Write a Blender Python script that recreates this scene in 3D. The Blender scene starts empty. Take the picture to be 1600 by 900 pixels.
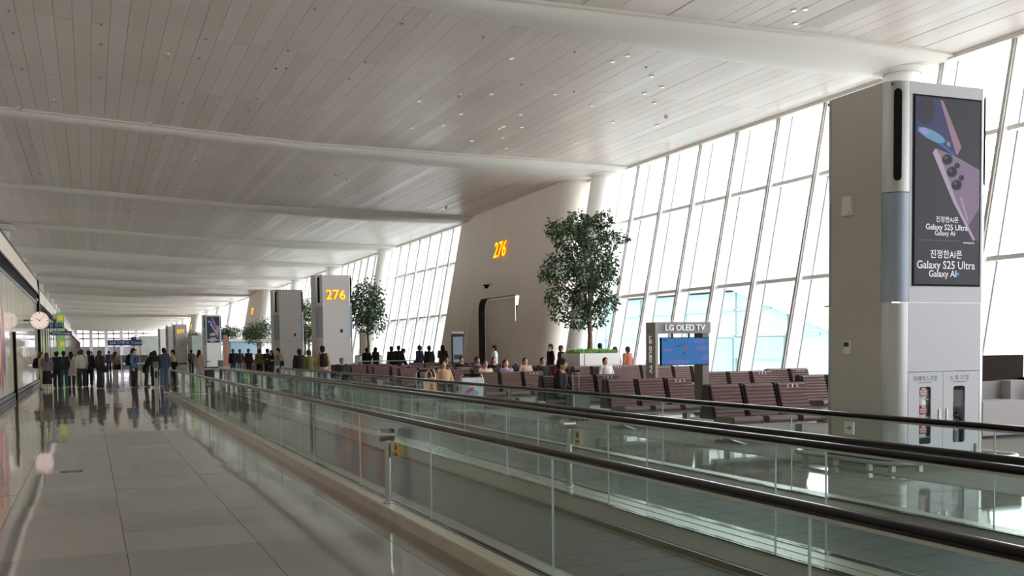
import bpy, bmesh, math, random
import numpy as np
from mathutils import Vector, Matrix
random.seed(7)
SC = bpy.context.scene
COL = SC.collection

# ---------------------------------------------------------------- camera
FPX, PPX, PPY = 1628.0, 795.0, 625.0
EYE = 1.65
cam_d = bpy.data.cameras.new('camera')
cam_d.sensor_width = 36.0
cam_d.lens = FPX / 1600.0 * 36.0
cam_d.shift_x = -(PPX - 800.0) / 1600.0
cam_d.shift_y = (PPY - 450.0) / 1600.0
cam_d.clip_start = 0.05
cam_d.clip_end = 3000.0
cam = bpy.data.objects.new('camera', cam_d)
COL.objects.link(cam)
cam.matrix_world = Matrix(((0.92778919, 0.02992958, -0.37190246, 0.0),
                           (-0.37291626, 0.04270034, -0.92688195, 0.0),
                           (-0.01186083, 0.99863953, 0.05077814, EYE),
                           (0, 0, 0, 1)))
SC.camera = cam

# ---------------------------------------------------------------- world, exposure
SC.view_settings.view_transform = 'Standard'
SC.view_settings.look = 'None'
SC.view_settings.gamma = 1.0
SC.view_settings.use_curve_mapping = False
SC.view_settings.exposure = 1.05
world = bpy.data.worlds.new('overcast_sky')
SC.world = world
world.use_nodes = True
wn = world.node_tree.nodes['Background']
wn.inputs['Color'].default_value = (0.965, 0.965, 1.0, 1.0)
wn.inputs['Strength'].default_value = 2.6

SC.cycles.transparent_max_bounces = 40
SC.cycles.max_bounces = 12
SC.cycles.diffuse_bounces = 5
SC.cycles.glossy_bounces = 5

sun_d = bpy.data.lights.new('sun', 'SUN')
sun_d.energy = 0.8
sun_d.angle = math.radians(60)
sun_d.color = (1.0, 0.97, 0.93)
sun = bpy.data.objects.new('sun', sun_d)
COL.objects.link(sun)
sun.rotation_euler = Vector((-0.76, 0.46, -0.46)).to_track_quat('-Z', 'Y').to_euler()

# ---------------------------------------------------------------- helpers
def lin(c):
    return tuple(((v / 255.0) / 12.92 if v / 255.0 <= 0.04045 else ((v / 255.0 + 0.055) / 1.055) ** 2.4) for v in c)

MATS = {}
def mat(name, rgb, rough=0.5, metal=0.0, spec=0.5, emit=0.0, emit_rgb=None, noise=None, bump=None, coat=0.0):
    if name in MATS:
        return MATS[name]
    M = bpy.data.materials.new(name)
    M.use_nodes = True
    nt = M.node_tree
    b = nt.nodes['Principled BSDF']
    col = lin(rgb) + (1.0,)
    b.inputs['Base Color'].default_value = col
    b.inputs['Roughness'].default_value = rough
    b.inputs['Metallic'].default_value = metal
    b.inputs['Specular IOR Level'].default_value = spec
    b.inputs['Coat Weight'].default_value = coat
    if emit:
        b.inputs['Emission Color'].default_value = (lin(emit_rgb) if emit_rgb else col[:3]) + (1.0,)
        b.inputs['Emission Strength'].default_value = emit
    if noise or bump:
        tc = nt.nodes.new('ShaderNodeTexCoord')
        geo = nt.nodes.new('ShaderNodeNewGeometry')
    if noise:                      # (scale, amount) speckle around the base colour
        n = nt.nodes.new('ShaderNodeTexNoise')
        n.inputs['Scale'].default_value = noise[0]
        n.inputs['Detail'].default_value = 4.0
        nt.links.new(geo.outputs['Position'], n.inputs['Vector'])
        mr = nt.nodes.new('ShaderNodeMapRange')
        mr.inputs['From Min'].default_value = 0.3
        mr.inputs['From Max'].default_value = 0.7
        mr.inputs['To Min'].default_value = 1.0 - noise[1]
        mr.inputs['To Max'].default_value = 1.0 + noise[1]
        nt.links.new(n.outputs['Fac'], mr.inputs['Value'])
        mx = nt.nodes.new('ShaderNodeMix')
        mx.data_type = 'RGBA'
        mx.blend_type = 'MULTIPLY'
        mx.inputs['Factor'].default_value = 1.0
        mx.inputs['A'].default_value = col
        nt.links.new(mr.outputs['Result'], mx.inputs['B'])
        nt.links.new(mx.outputs['Result'], b.inputs['Base Color'])
    if bump:                       # (scale, strength)
        n2 = nt.nodes.new('ShaderNodeTexNoise')
        n2.inputs['Scale'].default_value = bump[0]
        nt.links.new(geo.outputs['Position'], n2.inputs['Vector'])
        bp = nt.nodes.new('ShaderNodeBump')
        bp.inputs['Strength'].default_value = bump[1]
        bp.inputs['Distance'].default_value = 0.02
        nt.links.new(n2.outputs['Fac'], bp.inputs['Height'])
        nt.links.new(bp.outputs['Normal'], b.inputs['Normal'])
    MATS[name] = M
    return M

def glass(name, tint, refl=0.6, rough=0.0):
    """thin architectural glass: tinted straight-through light plus a Fresnel reflection"""
    if name in MATS:
        return MATS[name]
    M = bpy.data.materials.new(name)
    M.use_nodes = True
    nt = M.node_tree
    nt.nodes.remove(nt.nodes['Principled BSDF'])
    out = nt.nodes['Material Output']
    t = nt.nodes.new('ShaderNodeBsdfTransparent')
    t.inputs['Color'].default_value = tint + (1.0,)
    g = nt.nodes.new('ShaderNodeBsdfGlossy')
    g.inputs['Roughness'].default_value = rough
    g.inputs['Color'].default_value = (0.95, 1.0, 0.98, 1.0)
    lw = nt.nodes.new('ShaderNodeLayerWeight')
    lw.inputs['Blend'].default_value = 0.5
    pw = nt.nodes.new('ShaderNodeMath')
    pw.operation = 'POWER'
    pw.inputs[1].default_value = 4.5
    nt.links.new(lw.outputs['Facing'], pw.inputs[0])
    mu = nt.nodes.new('ShaderNodeMath')
    mu.operation = 'MULTIPLY_ADD'
    mu.inputs[1].default_value = 0.9 * refl
    mu.inputs[2].default_value = 0.04 * refl
    nt.links.new(pw.outputs[0], mu.inputs[0])
    mx = nt.nodes.new('ShaderNodeMixShader')
    nt.links.new(mu.outputs[0], mx.inputs['Fac'])
    nt.links.new(t.outputs[0], mx.inputs[1])
    nt.links.new(g.outputs[0], mx.inputs[2])
    nt.links.new(mx.outputs[0], out.inputs['Surface'])
    MATS[name] = M
    return M

class MB:
    def __init__(s):
        s.v = []
        s.f = []
    def add(s, verts, faces):
        o = len(s.v)
        s.v += [tuple(p) for p in verts]
        s.f += [tuple(i + o for i in f) for f in faces]
        return s
    def box(s, x0, x1, y0, y1, z0, z1):
        return s.add([(x0, y0, z0), (x1, y0, z0), (x1, y1, z0), (x0, y1, z0),
                      (x0, y0, z1), (x1, y0, z1), (x1, y1, z1), (x0, y1, z1)],
                     [(0, 3, 2, 1), (4, 5, 6, 7), (0, 1, 5, 4), (1, 2, 6, 5), (2, 3, 7, 6), (3, 0, 4, 7)])
    def hexa(s, p):                 # eight corners, bottom ring then top ring
        return s.add(p, [(0, 3, 2, 1), (4, 5, 6, 7), (0, 1, 5, 4), (1, 2, 6, 5), (2, 3, 7, 6), (3, 0, 4, 7)])
    def prism(s, poly, axis, a0, a1):
        n = len(poly)
        def pt(p, a):
            return {'x': (a, p[0], p[1]), 'y': (p[0], a, p[1]), 'z': (p[0], p[1], a)}[axis]
        return s.add([pt(p, a0) for p in poly] + [pt(p, a1) for p in poly],
                     [tuple(range(n))[::-1], tuple(range(n, 2 * n))] +
                     [(i, (i + 1) % n, (i + 1) % n + n, i + n) for i in range(n)])
    def tube(s, pts, r, n=8, cap=True, flat=1.0):
        pts = [Vector(p) for p in pts]
        rs = r if isinstance(r, (list, tuple)) else [r] * len(pts)
        rings = []
        prev = None
        for i, p in enumerate(pts):
            d = (pts[min(i + 1, len(pts) - 1)] - pts[max(i - 1, 0)])
            d = d.normalized() if d.length > 1e-9 else Vector((0, 0, 1))
            if prev is None:
                a = Vector((0, 0, 1)) if abs(d.z) < 0.9 else Vector((1, 0, 0))
                u = d.cross(a).normalized()
            else:
                u = (prev - d * prev.dot(d)).normalized()
            prev = u
            w = d.cross(u).normalized()
            rings.append([p + u * math.cos(2 * math.pi * k / n) * rs[i] + w * math.sin(2 * math.pi * k / n) * rs[i] * flat for k in range(n)])
        vs = [q for ring in rings for q in ring]
        fs = []
        for i in range(len(pts) - 1):
            for k in range(n):
                a, b_ = i * n + k, i * n + (k + 1) % n
                fs.append((a, b_, b_ + n, a + n))
        if cap:
            fs.append(tuple(range(n))[::-1])
            fs.append(tuple(range((len(pts) - 1) * n, len(pts) * n)))
        return s.add(vs, fs)
    def lathe(s, prof, cx=0, cy=0, n=24, cap=True):
        vs, fs = [], []
        for (r, z) in prof:
            for k in range(n):
                a = 2 * math.pi * k / n
                vs.append((cx + r * math.cos(a), cy + r * math.sin(a), z))
        for i in range(len(prof) - 1):
            for k in range(n):
                a, b_ = i * n + k, i * n + (k + 1) % n
                fs.append((a, b_, b_ + n, a + n))
        if cap:
            fs.append(tuple(range(n))[::-1])
            fs.append(tuple(range((len(prof) - 1) * n, len(prof) * n)))
        return s.add(vs, fs)
    def ball(s, c, r, n=12, m=8):
        rx, ry, rz = r if isinstance(r, (list, tuple)) else (r, r, r)
        vs = [(c[0], c[1], c[2] - rz)]
        fs = []
        for i in range(1, m):
            t = -math.pi / 2 + math.pi * i / m
            for k in range(n):
                a = 2 * math.pi * k / n
                vs.append((c[0] + rx * math.cos(t) * math.cos(a), c[1] + ry * math.cos(t) * math.sin(a), c[2] + rz * math.sin(t)))
        vs.append((c[0], c[1], c[2] + rz))
        for k in range(n):
            fs.append((0, 1 + (k + 1) % n, 1 + k))
            fs.append((len(vs) - 1, 1 + (m - 2) * n + k, 1 + (m - 2) * n + (k + 1) % n))
        for i in range(m - 2):
            for k in range(n):
                a, b_ = 1 + i * n + k, 1 + i * n + (k + 1) % n
                fs.append((a, b_, b_ + n, a + n))
        return s.add(vs, fs)
    def mesh(s, name, material=None, smooth=False, off=(0, 0, 0)):
        me = bpy.data.meshes.new(name)
        me.from_pydata([(p[0] - off[0], p[1] - off[1], p[2] - off[2]) for p in s.v], [], s.f)
        if material is not None:
            me.materials.append(material)
        if smooth:
            me.polygons.foreach_set('use_smooth', [True] * len(me.polygons))
            try:
                me.set_sharp_from_angle(angle=math.radians(40))
            except Exception:
                pass
        me.update()
        return me
    def build(s, name, material, parent=None, smooth=False, kind=None, label=None):
        off = wloc(parent)
        o = bpy.data.objects.new(name, s.mesh(name, material, smooth, off))
        COL.objects.link(o)
        o.parent = parent
        if kind:
            o['kind'] = kind
        if label:
            o['label'] = label
        return o

def wloc(o):
    p = Vector((0, 0, 0))
    while o is not None:
        p += Vector(o.location)
        o = o.parent
    return p

def link(name, me, parent=None, loc=(0, 0, 0), label=None, kind=None):
    o = bpy.data.objects.new(name, me)
    COL.objects.link(o)
    o.parent = parent
    o.location = loc
    if label:
        o['label'] = label
    if kind:
        o['kind'] = kind
    return o

def tag(o, label, cat, group=None, kind=None):
    o['label'] = label
    o['category'] = cat
    if group:
        o['group'] = group
    if kind:
        o['kind'] = kind
    return o

def thing(name, label, cat, loc=(0, 0, 0), group=None, rz=0.0, kind=None):
    o = bpy.data.objects.new(name, None)
    o.empty_display_size = 0.1
    COL.objects.link(o)
    o.location = loc
    o.rotation_euler = (0, 0, rz)
    return tag(o, label, cat, group, kind)

def copy_tree(o, parent=None):
    c = o.copy()
    COL.objects.link(c)
    c.parent = parent
    for ch in list(o.children):
        copy_tree(ch, c)
    return c

def text_mesh(name, body, size, material, depth=0.0, align='CENTER', bold=0.0):
    cu = bpy.data.curves.new(name, 'FONT')
    cu.body = body
    cu.size = size
    cu.align_x = align
    cu.align_y = 'CENTER'
    cu.extrude = depth
    cu.offset = bold
    cu.resolution_u = 3
    o = bpy.data.objects.new(name, cu)
    COL.objects.link(o)
    dg = bpy.context.evaluated_depsgraph_get()
    me = bpy.data.meshes.new_from_object(o.evaluated_get(dg))
    bpy.data.objects.remove(o)
    bpy.data.curves.remove(cu)
    me.name = name
    me.materials.clear()
    me.materials.append(material)
    return me

def text(name, body, size, material, parent, loc, rot, depth=0.0, bold=0.0, align='CENTER', sx=1.0):
    """lettering as a thin mesh; loc is given in world space of an unrotated parent"""
    o = link(name, text_mesh(name, body, size, material, depth, align, bold), parent)
    o.location = Vector(loc) - wloc(parent)
    o.rotation_euler = rot
    o.scale = (sx, 1, 1)
    return o

FACE_CAM = (math.pi / 2, 0, 0)              # lettering on a face that looks along -Y
FACE_LEFT = (math.pi / 2, 0, -math.pi / 2)  # lettering on a face that looks along -X
FACE_RIGHT = (math.pi / 2, 0, math.pi / 2)  # lettering on a face that looks along +X

# ---------------------------------------------------------------- materials
M_ceil = mat('painted_ceiling_plank', (216, 207, 199), 0.36, noise=(0.35, 0.05))
M_ceil2 = mat('painted_ceiling_plank_warm', (212, 203, 194), 0.38, noise=(0.35, 0.05))
M_ceil3 = mat('painted_ceiling_plank_satin', (219, 211, 204), 0.31, noise=(0.35, 0.05))
M_rib = mat('painted_ceiling_rib', (216, 214, 205), 0.45)
M_gap = mat('dark_ceiling_void', (128, 122, 116), 0.9)
M_white = mat('white_paint', (228, 227, 223), 0.45)
M_fin = mat('white_window_fin', (232, 232, 230), 0.4)
M_seal = mat('grey_window_gasket', (146, 150, 156), 0.5)
M_gatew = mat('warm_white_wall_panel', (230, 220, 209), 0.55, noise=(0.6, 0.03))
M_gran = [mat('granite_tile_%d' % i, c, 0.05, noise=(260.0, 0.16), bump=(0.9, 0.003)) for i, c in enumerate([(155, 151, 146), (151, 147, 142), (159, 155, 150), (148, 145, 140)])]
M_gborder = mat('brown_granite_border', (116, 97, 84), 0.12, noise=(180.0, 0.22))
M_joint = mat('dark_floor_joint', (52, 52, 50), 0.8)
M_carpet = mat('brown_grey_carpet', (124, 117, 110), 0.95, noise=(60.0, 0.2))
M_steel = mat('brushed_steel', (176, 176, 172), 0.28, 1.0)
M_dsteel = mat('dark_brushed_steel', (120, 120, 116), 0.35, 1.0)
M_alu = mat('aluminium_trim', (190, 188, 180), 0.35, 0.7)
M_black = mat('black_rubber', (7, 7, 8), 0.12, spec=0.32)
M_blackm = mat('black_matt', (16, 16, 17), 0.7, spec=0.15)
M_dark = mat('charcoal_frame', (42, 42, 43), 0.4)
M_tan = mat('stainless_inner_deck', (138, 130, 119), 0.4, 0.5)
M_pallet = mat('dark_grey_pallet', (116, 118, 118), 0.5, 0.2)
M_yellow = mat('yellow_safety_line', (150, 134, 78), 0.6)
M_glassb = glass('balustrade_glass', (0.925, 0.96, 0.95), 0.5)
M_glassw = glass('window_glass', (0.985, 0.985, 0.985), 0.3)
M_pil = mat('warm_grey_pillar_panel', (190, 187, 181), 0.42)
M_pilf = mat('pale_grey_pillar_panel', (188, 194, 201), 0.4)
M_pilw = mat('white_pillar_panel', (240, 240, 240), 0.4)
M_pilc = mat('metallic_pillar_corner', (178, 180, 178), 0.3, 0.55)
M_pilb = mat('blue_grey_pillar_corner', (140, 152, 164), 0.3, 0.35)
M_amber = mat('amber_lit_letter', (255, 196, 20), 0.5, emit=0.72, emit_rgb=(255, 200, 8))
M_amberd = mat('amber_letter_side', (214, 120, 10), 0.5, emit=0.25, emit_rgb=(240, 110, 10))
M_leath = mat('brown_leather', (112, 90, 87), 0.5, noise=(9.0, 0.06))
M_leathd = mat('dark_brown_leather', (48, 36, 36), 0.5)
M_seatm = mat('grey_bench_metal', (150, 152, 150), 0.35, 0.8)
M_bark = mat('grey_brown_bark', (112, 94, 76), 0.9, noise=(18.0, 0.3))
M_leaf = [mat('dark_green_leaf', (56, 82, 52), 0.5), mat('mid_green_leaf', (78, 106, 66), 0.5), mat('deep_green_leaf', (40, 62, 42), 0.5)]
M_grass = mat('fresh_green_groundcover', (92, 140, 52), 0.6)
M_print_w = mat('white_print', (238, 238, 238), 0.6)
M_letw = mat('white_letter', (240, 240, 240), 0.5)
# ================================================================ the building
Y0, Y1 = -40.0, 404.0
BAY0, BAY = 22.0, 17.35
BEAMS = [BAY0 + BAY * k for k in range(-3, 22)]
XL = -30.8
_cx = [-30.8, -23.4, -17.8, -13.8, -7.4, -5.0, -2.6, 3.8, 7.85, 13.4, 20.8]
_cz = [9.0, 9.13, 9.27, 9.50, 9.85, 9.93, 9.85, 9.50, 9.27, 9.13, 9.0]
def ceil_z(x):
    return float(np.interp(x, _cx, _cz))
def win_x(z):                       # inner edge of the leaning window fins
    return 19.07 + 0.193 * z
def glass_x(z):
    return win_x(z) + 0.52

# ---- floor
floor = thing('floor', 'polished grey granite concourse floor with brown carpet by the seats', 'floor', kind='structure')
b = MB().box(XL, 9.15, Y0, Y1, -0.3, -0.012)
b.build('screed', M_joint, floor)
MB().box(9.15, 20.4, Y0, Y1, -0.3, 0.004).build('carpet', M_carpet, floor)
TX = [-2.5, -1.875, -0.82, 0.235, 1.29, 2.35]
TP = 1.06
TY0 = 8.0 - 4 * TP
tile_mesh = {}
def tile_me(w, l, k):
    key = (round(w, 3), round(l, 3), k)
    if key not in tile_mesh:
        g = 0.0025
        tile_mesh[key] = MB().hexa([(-w / 2 + g, -l / 2 + g, -0.02), (w / 2 - g, -l / 2 + g, -0.02), (w / 2 - g, l / 2 - g, -0.02), (-w / 2 + g, l / 2 - g, -0.02),
                                    (-w / 2 + g, -l / 2 + g, 0), (w / 2 - g, -l / 2 + g, 0), (w / 2 - g, l / 2 - g, 0), (-w / 2 + g, l / 2 - g, 0)]).mesh('tile', M_gran[k])
    return tile_mesh[key]
R = random.Random(3)
rest = [MB() for _ in range(4)]
def tilt_tile(mb, x0, x1, y0, y1, amp):
    a, c = R.uniform(-amp, amp), R.uniform(-amp, amp)
    cx, cy = (x0 + x1) / 2, (y0 + y1) / 2
    g = 0.0025
    p = [(x, y) for x, y in ((x0 + g, y0 + g), (x1 - g, y0 + g), (x1 - g, y1 - g), (x0 + g, y1 - g))]
    mb.add([(x, y, a * (x - cx) + c * (y - cy)) for x, y in p], [(0, 1, 2, 3)])
AMP = 0.0026
row = 0
y = TY0
while y < 150:
    for j in range(5):
        x0, x1 = TX[j], TX[j + 1]
        k = R.randrange(4)
        if y < 40:
            o = link('tile', tile_me(x1 - x0, TP, k), floor, ((x0 + x1) / 2, y + TP / 2, 0))
            o.rotation_euler = (R.uniform(-AMP, AMP), R.uniform(-AMP, AMP), 0)
        else:
            tilt_tile(rest[k], x0, x1, y, y + TP, AMP)
    y += TP
# tiles beyond the walkways, between them and the carpet, and before and after the run above
for (xa, xb, ya, yb) in ((6.95, 9.15, -6.0, 150.0), (-2.5, 6.95, 43.0, 150.0)):
    nx = max(1, round((xb - xa) / 1.055))
    if xa < 0:
        xa = 2.35
        nx = 4
    for i in range(nx):
        yy = ya
        while yy < yb:
            tilt_tile(rest[R.randrange(4)], xa + (xb - xa) * i / nx, xa + (xb - xa) * (i + 1) / nx, yy, yy + TP, AMP)
            yy += TP
for (xa, xb, ya, yb) in ((-2.5, 9.15, 150.0, Y1), (XL, 9.15, Y0, -6.0), (-2.5, 2.35, -6.0, TY0), (XL, -2.5, -6.0, Y1)):
    rest[0].add([(xa, ya, 0), (xb, ya, 0), (xb, yb, 0), (xa, yb, 0)], [(0, 1, 2, 3)])
for k in range(4):
    rest[k].build('far_tiles', M_gran[k], floor, kind='stuff')
MB().box(2.352, 2.62, -6, 43, -0.02, 0.0).build('border_strip', M_gborder, floor)
# small floor outlet lid in the granite
lid = thing('floor_outlet', 'small steel floor outlet lid with a blue sticker set in the granite', 'floor outlet', (-0.28, 15.6, 0))
MB().box(-0.42, -0.14, 15.5, 15.7, 0.0005, 0.004).build('lid', M_dsteel, lid)
MB().box(-0.33, -0.19, 15.55, 15.66, 0.004, 0.0048).build('sticker', mat('blue_white_sticker', (128, 150, 205), 0.5), lid)

# ---- ceiling: planks, ribs
ceiling = thing('ceiling', 'white plank ceiling with rounded cross ribs', 'ceiling', kind='structure')
void = MB()
xs = _cx
for i in range(len(xs) - 1):
    a, c = xs[i], xs[i + 1]
    void.add([(a, Y0, ceil_z(a) + 0.07), (c, Y0, ceil_z(c) + 0.07), (c, Y1, ceil_z(c) + 0.07), (a, Y1, ceil_z(a) + 0.07),
              (a, Y0, ceil_z(a) + 0.5), (c, Y0, ceil_z(c) + 0.5), (c, Y1, ceil_z(c) + 0.5), (a, Y1, ceil_z(a) + 0.5)],
             [(0, 3, 2, 1), (4, 5, 6, 7), (0, 1, 5, 4), (2, 3, 7, 6)])
void.build('roof_deck', M_gap, ceiling)
PW = 0.42
R = random.Random(5)
CM = [M_ceil, M_ceil, M_ceil2, M_ceil3]
plank_cache = {}
def plank_pts(x0, x1, y0, y1, dz, g=0.004):
    x0 += g; x1 -= g; y0 += 0.003; y1 -= 0.003
    a, c = ceil_z(x0) + dz, ceil_z(x1) + dz
    return [(x0, y0, a), (x1, y0, c), (x1, y1, c), (x0, y1, a), (x0, y0, a + 0.03), (x1, y0, c + 0.03), (x1, y1, c + 0.03), (x0, y1, a + 0.03)]
def plank_obj(x0, x1, y0, y1):
    k = R.randrange(4)
    key = (round(x0, 3), round(y1 - y0, 3), k)
    if key not in plank_cache:
        mb = MB().hexa([(p[0] - x0, p[1] - y0, p[2] - ceil_z(x0)) for p in plank_pts(x0, x1, y0, y1, 0)])
        plank_cache[key] = mb.mesh('plank', CM[k])
    o = link('plank', plank_cache[key], ceiling, (x0, y0, ceil_z(x0) + R.uniform(-0.002, 0.002)))
    o.rotation_euler = (R.uniform(-1, 1) * 0.0006, R.uniform(-1, 1) * 0.0015, 0)
rest = [MB() for _ in range(4)]
nplank = 0
for k, yb in enumerate(BEAMS[:-1]):
    ya, yc = yb, yb + BAY
    near = {0: None}
    x = XL
    while x < 20.8 - 0.01:
        x1 = min(x + PW, 20.8)
        if abs(ya - BAY0) < 0.1 and x > -3.4:
            segs, ind = 3, True
        elif abs(ya - BAY0 - BAY) < 0.1 and x > -3.4:
            segs, ind = 1, True
        elif abs(ya - BAY0 + BAY) < 0.1 and x > 4:
            segs, ind = 1, True
        else:
            segs, ind = 1, False
        for sgi in range(segs):
            p0, p1 = ya + BAY * sgi / segs, ya + BAY * (sgi + 1) / segs
            if ind and nplank < 300:
                plank_obj(x, x1, p0, p1)
                nplank += 1
            else:
                rest[R.randrange(4)].hexa(plank_pts(x, x1, p0, p1, R.uniform(-0.002, 0.002)))
        x = x1
for k in range(4):
    rest[k].build('far_planks', CM[k], ceiling, kind='stuff')
rest = MB()
for x in np.arange(XL, 20.8, PW):
    rest.hexa(plank_pts(x, min(x + PW, 20.8), Y0, BEAMS[0], 0))
rest.build('far_planks', M_ceil, ceiling, kind='stuff')
# ribs: a rounded bulge whose depth and width change across the hall
RX = [-30.8, -4, 3.8, 8, 11, 14, 17.5, 19.5, 20.75]
RD = [0.20, 0.20, 0.20, 0.22, 0.32, 0.36, 0.34, 0.24, 0.12]
RW = [0.36, 0.36, 0.38, 0.45, 0.70, 0.95, 1.15, 1.15, 1.05]
RD2 = [0.75, 0.75, 0.80, 0.55, 0.36, 0.30, 0.26, 0.20, 0.12]
RW2 = [1.5, 1.5, 1.6, 1.5, 1.3, 1.1, 1.1, 1.1, 1.05]
def rib_mesh(RD=RD, RW=RW):
    mb = MB()
    n = 9
    vs = []
    xs_ = list(np.linspace(XL, 20.75, 60))
    for x in xs_:
        d, w = float(np.interp(x, RX, RD)), float(np.interp(x, RX, RW))
        zc = ceil_z(x)
        vs.append((x, -w - 0.14, zc - 0.055))
        vs.append((x, -w - 0.02, zc - 0.06))
        for i in range(n):
            t = math.pi * i / (n - 1)
            vs.append((x, -w * math.cos(t), zc - 0.03 - d * math.sin(t) ** 0.8))
        vs.append((x, w + 0.02, zc + 0.04))
        vs.append((x, -w - 0.14, zc + 0.04))
    m_ = n + 4
    fs = []
    for i in range(len(xs_) - 1):
        for k in range(m_):
            a, c = i * m_ + k, i * m_ + (k + 1) % m_
            fs.append((a, a + m_, c + m_, c))
    fs.append(tuple(range(m_)))
    fs.append(tuple(range((len(xs_) - 1) * m_, len(xs_) * m_))[::-1])
    return mb.add(vs, fs).mesh('ceiling_rib', M_rib, True)
rm, rm2 = rib_mesh(), rib_mesh(RD2, RW2)
for yb in BEAMS:
    link('ceiling_rib', rm if yb < 85 else rm2, ceiling, (0, yb, 0))
# edge trim along the window side
eb = MB()
eb.box(20.72, 20.95, Y0, Y1, 8.90, 9.35)
eb.build('edge_trim', M_rib, ceiling)
# flush access panel near the top right
MB().hexa([(p[0], p[1], p[2]) for p in plank_pts(15.6, 16.2, 17.6, 20.4, -0.012)]).build('access_panel', mat('access_panel_paint', (196, 192, 186), 0.5), ceiling)

# ---- leaning window wall
ZR = [0.55, 3.62, 6.75, 9.02]
FY0, FP = 25.95 - 7 * 2.31, 2.31
NF = 52
def fin_mesh():
    mb = MB()
    zb, zt = 0.0, 9.05
    for (x0, x1, y0, y1) in ((0.06, 0.50, -0.075, 0.075),):
        mb.hexa([(win_x(zb) + x0, y0, zb), (win_x(zb) + x1, y0, zb), (win_x(zb) + x1, y1, zb), (win_x(zb) + x0, y1, zb),
                 (win_x(zt) + x0, y0, zt), (win_x(zt) + x1, y0, zt), (win_x(zt) + x1, y1, zt), (win_x(zt) + x0, y1, zt)])
    return mb.mesh('mullion', M_fin)
def bar_mesh(name, x0, x1, y0, y1, m_):
    zb, zt = 0.0, 9.05
    return MB().hexa([(win_x(zb) + x0, y0, zb), (win_x(zb) + x1, y0, zb), (win_x(zb) + x1, y1, zb), (win_x(zb) + x0, y1, zb),
                      (win_x(zt) + x0, y0, zt), (win_x(zt) + x1, y0, zt), (win_x(zt) + x1, y1, zt), (win_x(zt) + x0, y1, zt)]).mesh(name, m_)
fin_me = fin_mesh()
cap_me = bar_mesh('mullion_cap', 0.0, 0.06, -0.045, 0.045, mat('grey_fin_nosing', (176, 174, 170), 0.45))
gask_me = bar_mesh('gasket', 0.495, 0.53, -0.1, -0.06, M_seal)
def tr_mesh(z, d=0.30, t=0.11):
    x = win_x(z)
    return MB().hexa([(x + 0.5 - d, 0.08, z - t / 2), (x + 0.52, 0.08, z - t / 2), (x + 0.52, FP - 0.08, z - t / 2), (x + 0.5 - d, FP - 0.08, z - t / 2),
                      (x + 0.5 - d, 0.08, z + t / 2), (x + 0.54, 0.08, z + t / 2), (x + 0.54, FP - 0.08, z + t / 2), (x + 0.5 - d, FP - 0.08, z + t / 2)]).mesh('transom', M_fin)
tr_me = [tr_mesh(z, 0.30 if 0 < i < 3 else 0.2) for i, z in enumerate(ZR)]
pane_me = []
for i in range(3):
    a, c = ZR[i], ZR[i + 1]
    pane_me.append(MB().hexa([(glass_x(a), 0.04, a), (glass_x(a) + 0.02, 0.04, a), (glass_x(a) + 0.02, FP - 0.04, a), (glass_x(a), FP - 0.04, a),
                              (glass_x(c), 0.04, c), (glass_x(c) + 0.02, 0.04, c), (glass_x(c) + 0.02, FP - 0.04, c), (glass_x(c), FP - 0.04, c)]).mesh('pane', M_glassw))
sill_me = MB().prism([(19.25, 0.0), (19.75, 0.0), (19.75, 0.56), (19.30, 0.56)], 'y', 0.08, FP - 0.08).mesh('sill_panel', M_white)
GATES = [(42.0, 57.4), (129.0, 144.0), (216.0, 231.0)]        # where a boarding lounge portal replaces the glass
def in_gate(y):
    return any(a - 0.5 < y < c - 1.8 for a, c in GATES)
wi = 0
win = None
for k in range(NF):
    y = FY0 + k * FP
    if k % 8 == 0:
        wi += 1
        win = thing('window_%d' % wi, 'section %d of the tall leaning window wall with white fins' % wi, 'window', (0, y, 0), kind='structure')
    if in_gate(y):
        continue
    dy = y - win.location[1]
    f_ = link('mullion', fin_me, win, (0, dy, 0))
    link('mullion_cap', cap_me, f_)
    link('gasket', gask_me, f_)
    for i in range(4):
        link('transom', tr_me[i], win, (0, dy, 0))
    for i in range(3):
        link('pane', pane_me[i], win, (0, dy, 0))
    link('sill_panel', sill_me, win, (0, dy, 0))
yend = FY0 + NF * FP
far_f, far_p, far_s = MB(), MB(), MB()
def far_win(y):
    zb, zt = 0.0, 9.05
    far_f.hexa([(win_x(zb), y - 0.07, zb), (win_x(zb) + 0.5, y - 0.07, zb), (win_x(zb) + 0.5, y + 0.07, zb), (win_x(zb), y + 0.07, zb),
                (win_x(zt), y - 0.07, zt), (win_x(zt) + 0.5, y - 0.07, zt), (win_x(zt) + 0.5, y + 0.07, zt), (win_x(zt), y + 0.07, zt)])
    for z in ZR:
        far_f.box(win_x(z) + 0.2, win_x(z) + 0.52, y + 0.07, y + FP - 0.07, z - 0.06, z + 0.06)
    a, c = 0.0, 9.02
    far_p.add([(glass_x(a), y, a), (glass_x(a), y + FP, a), (glass_x(c), y + FP, c), (glass_x(c), y, c)], [(0, 1, 2, 3)])
y = yend
while y < Y1:
    if not in_gate(y):
        far_win(y)
    y += FP
y = FY0 - FP
while y > Y0:
    far_win(y)
    y -= FP
wfar = thing('window_%d' % (wi + 1), 'far run of the leaning window wall beyond the second gate portal', 'window', kind='structure')
far_f.build('far_mullions', M_fin, wfar, kind='stuff')
far_p.build('far_panes', M_glassw, wfar, kind='stuff')

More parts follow.
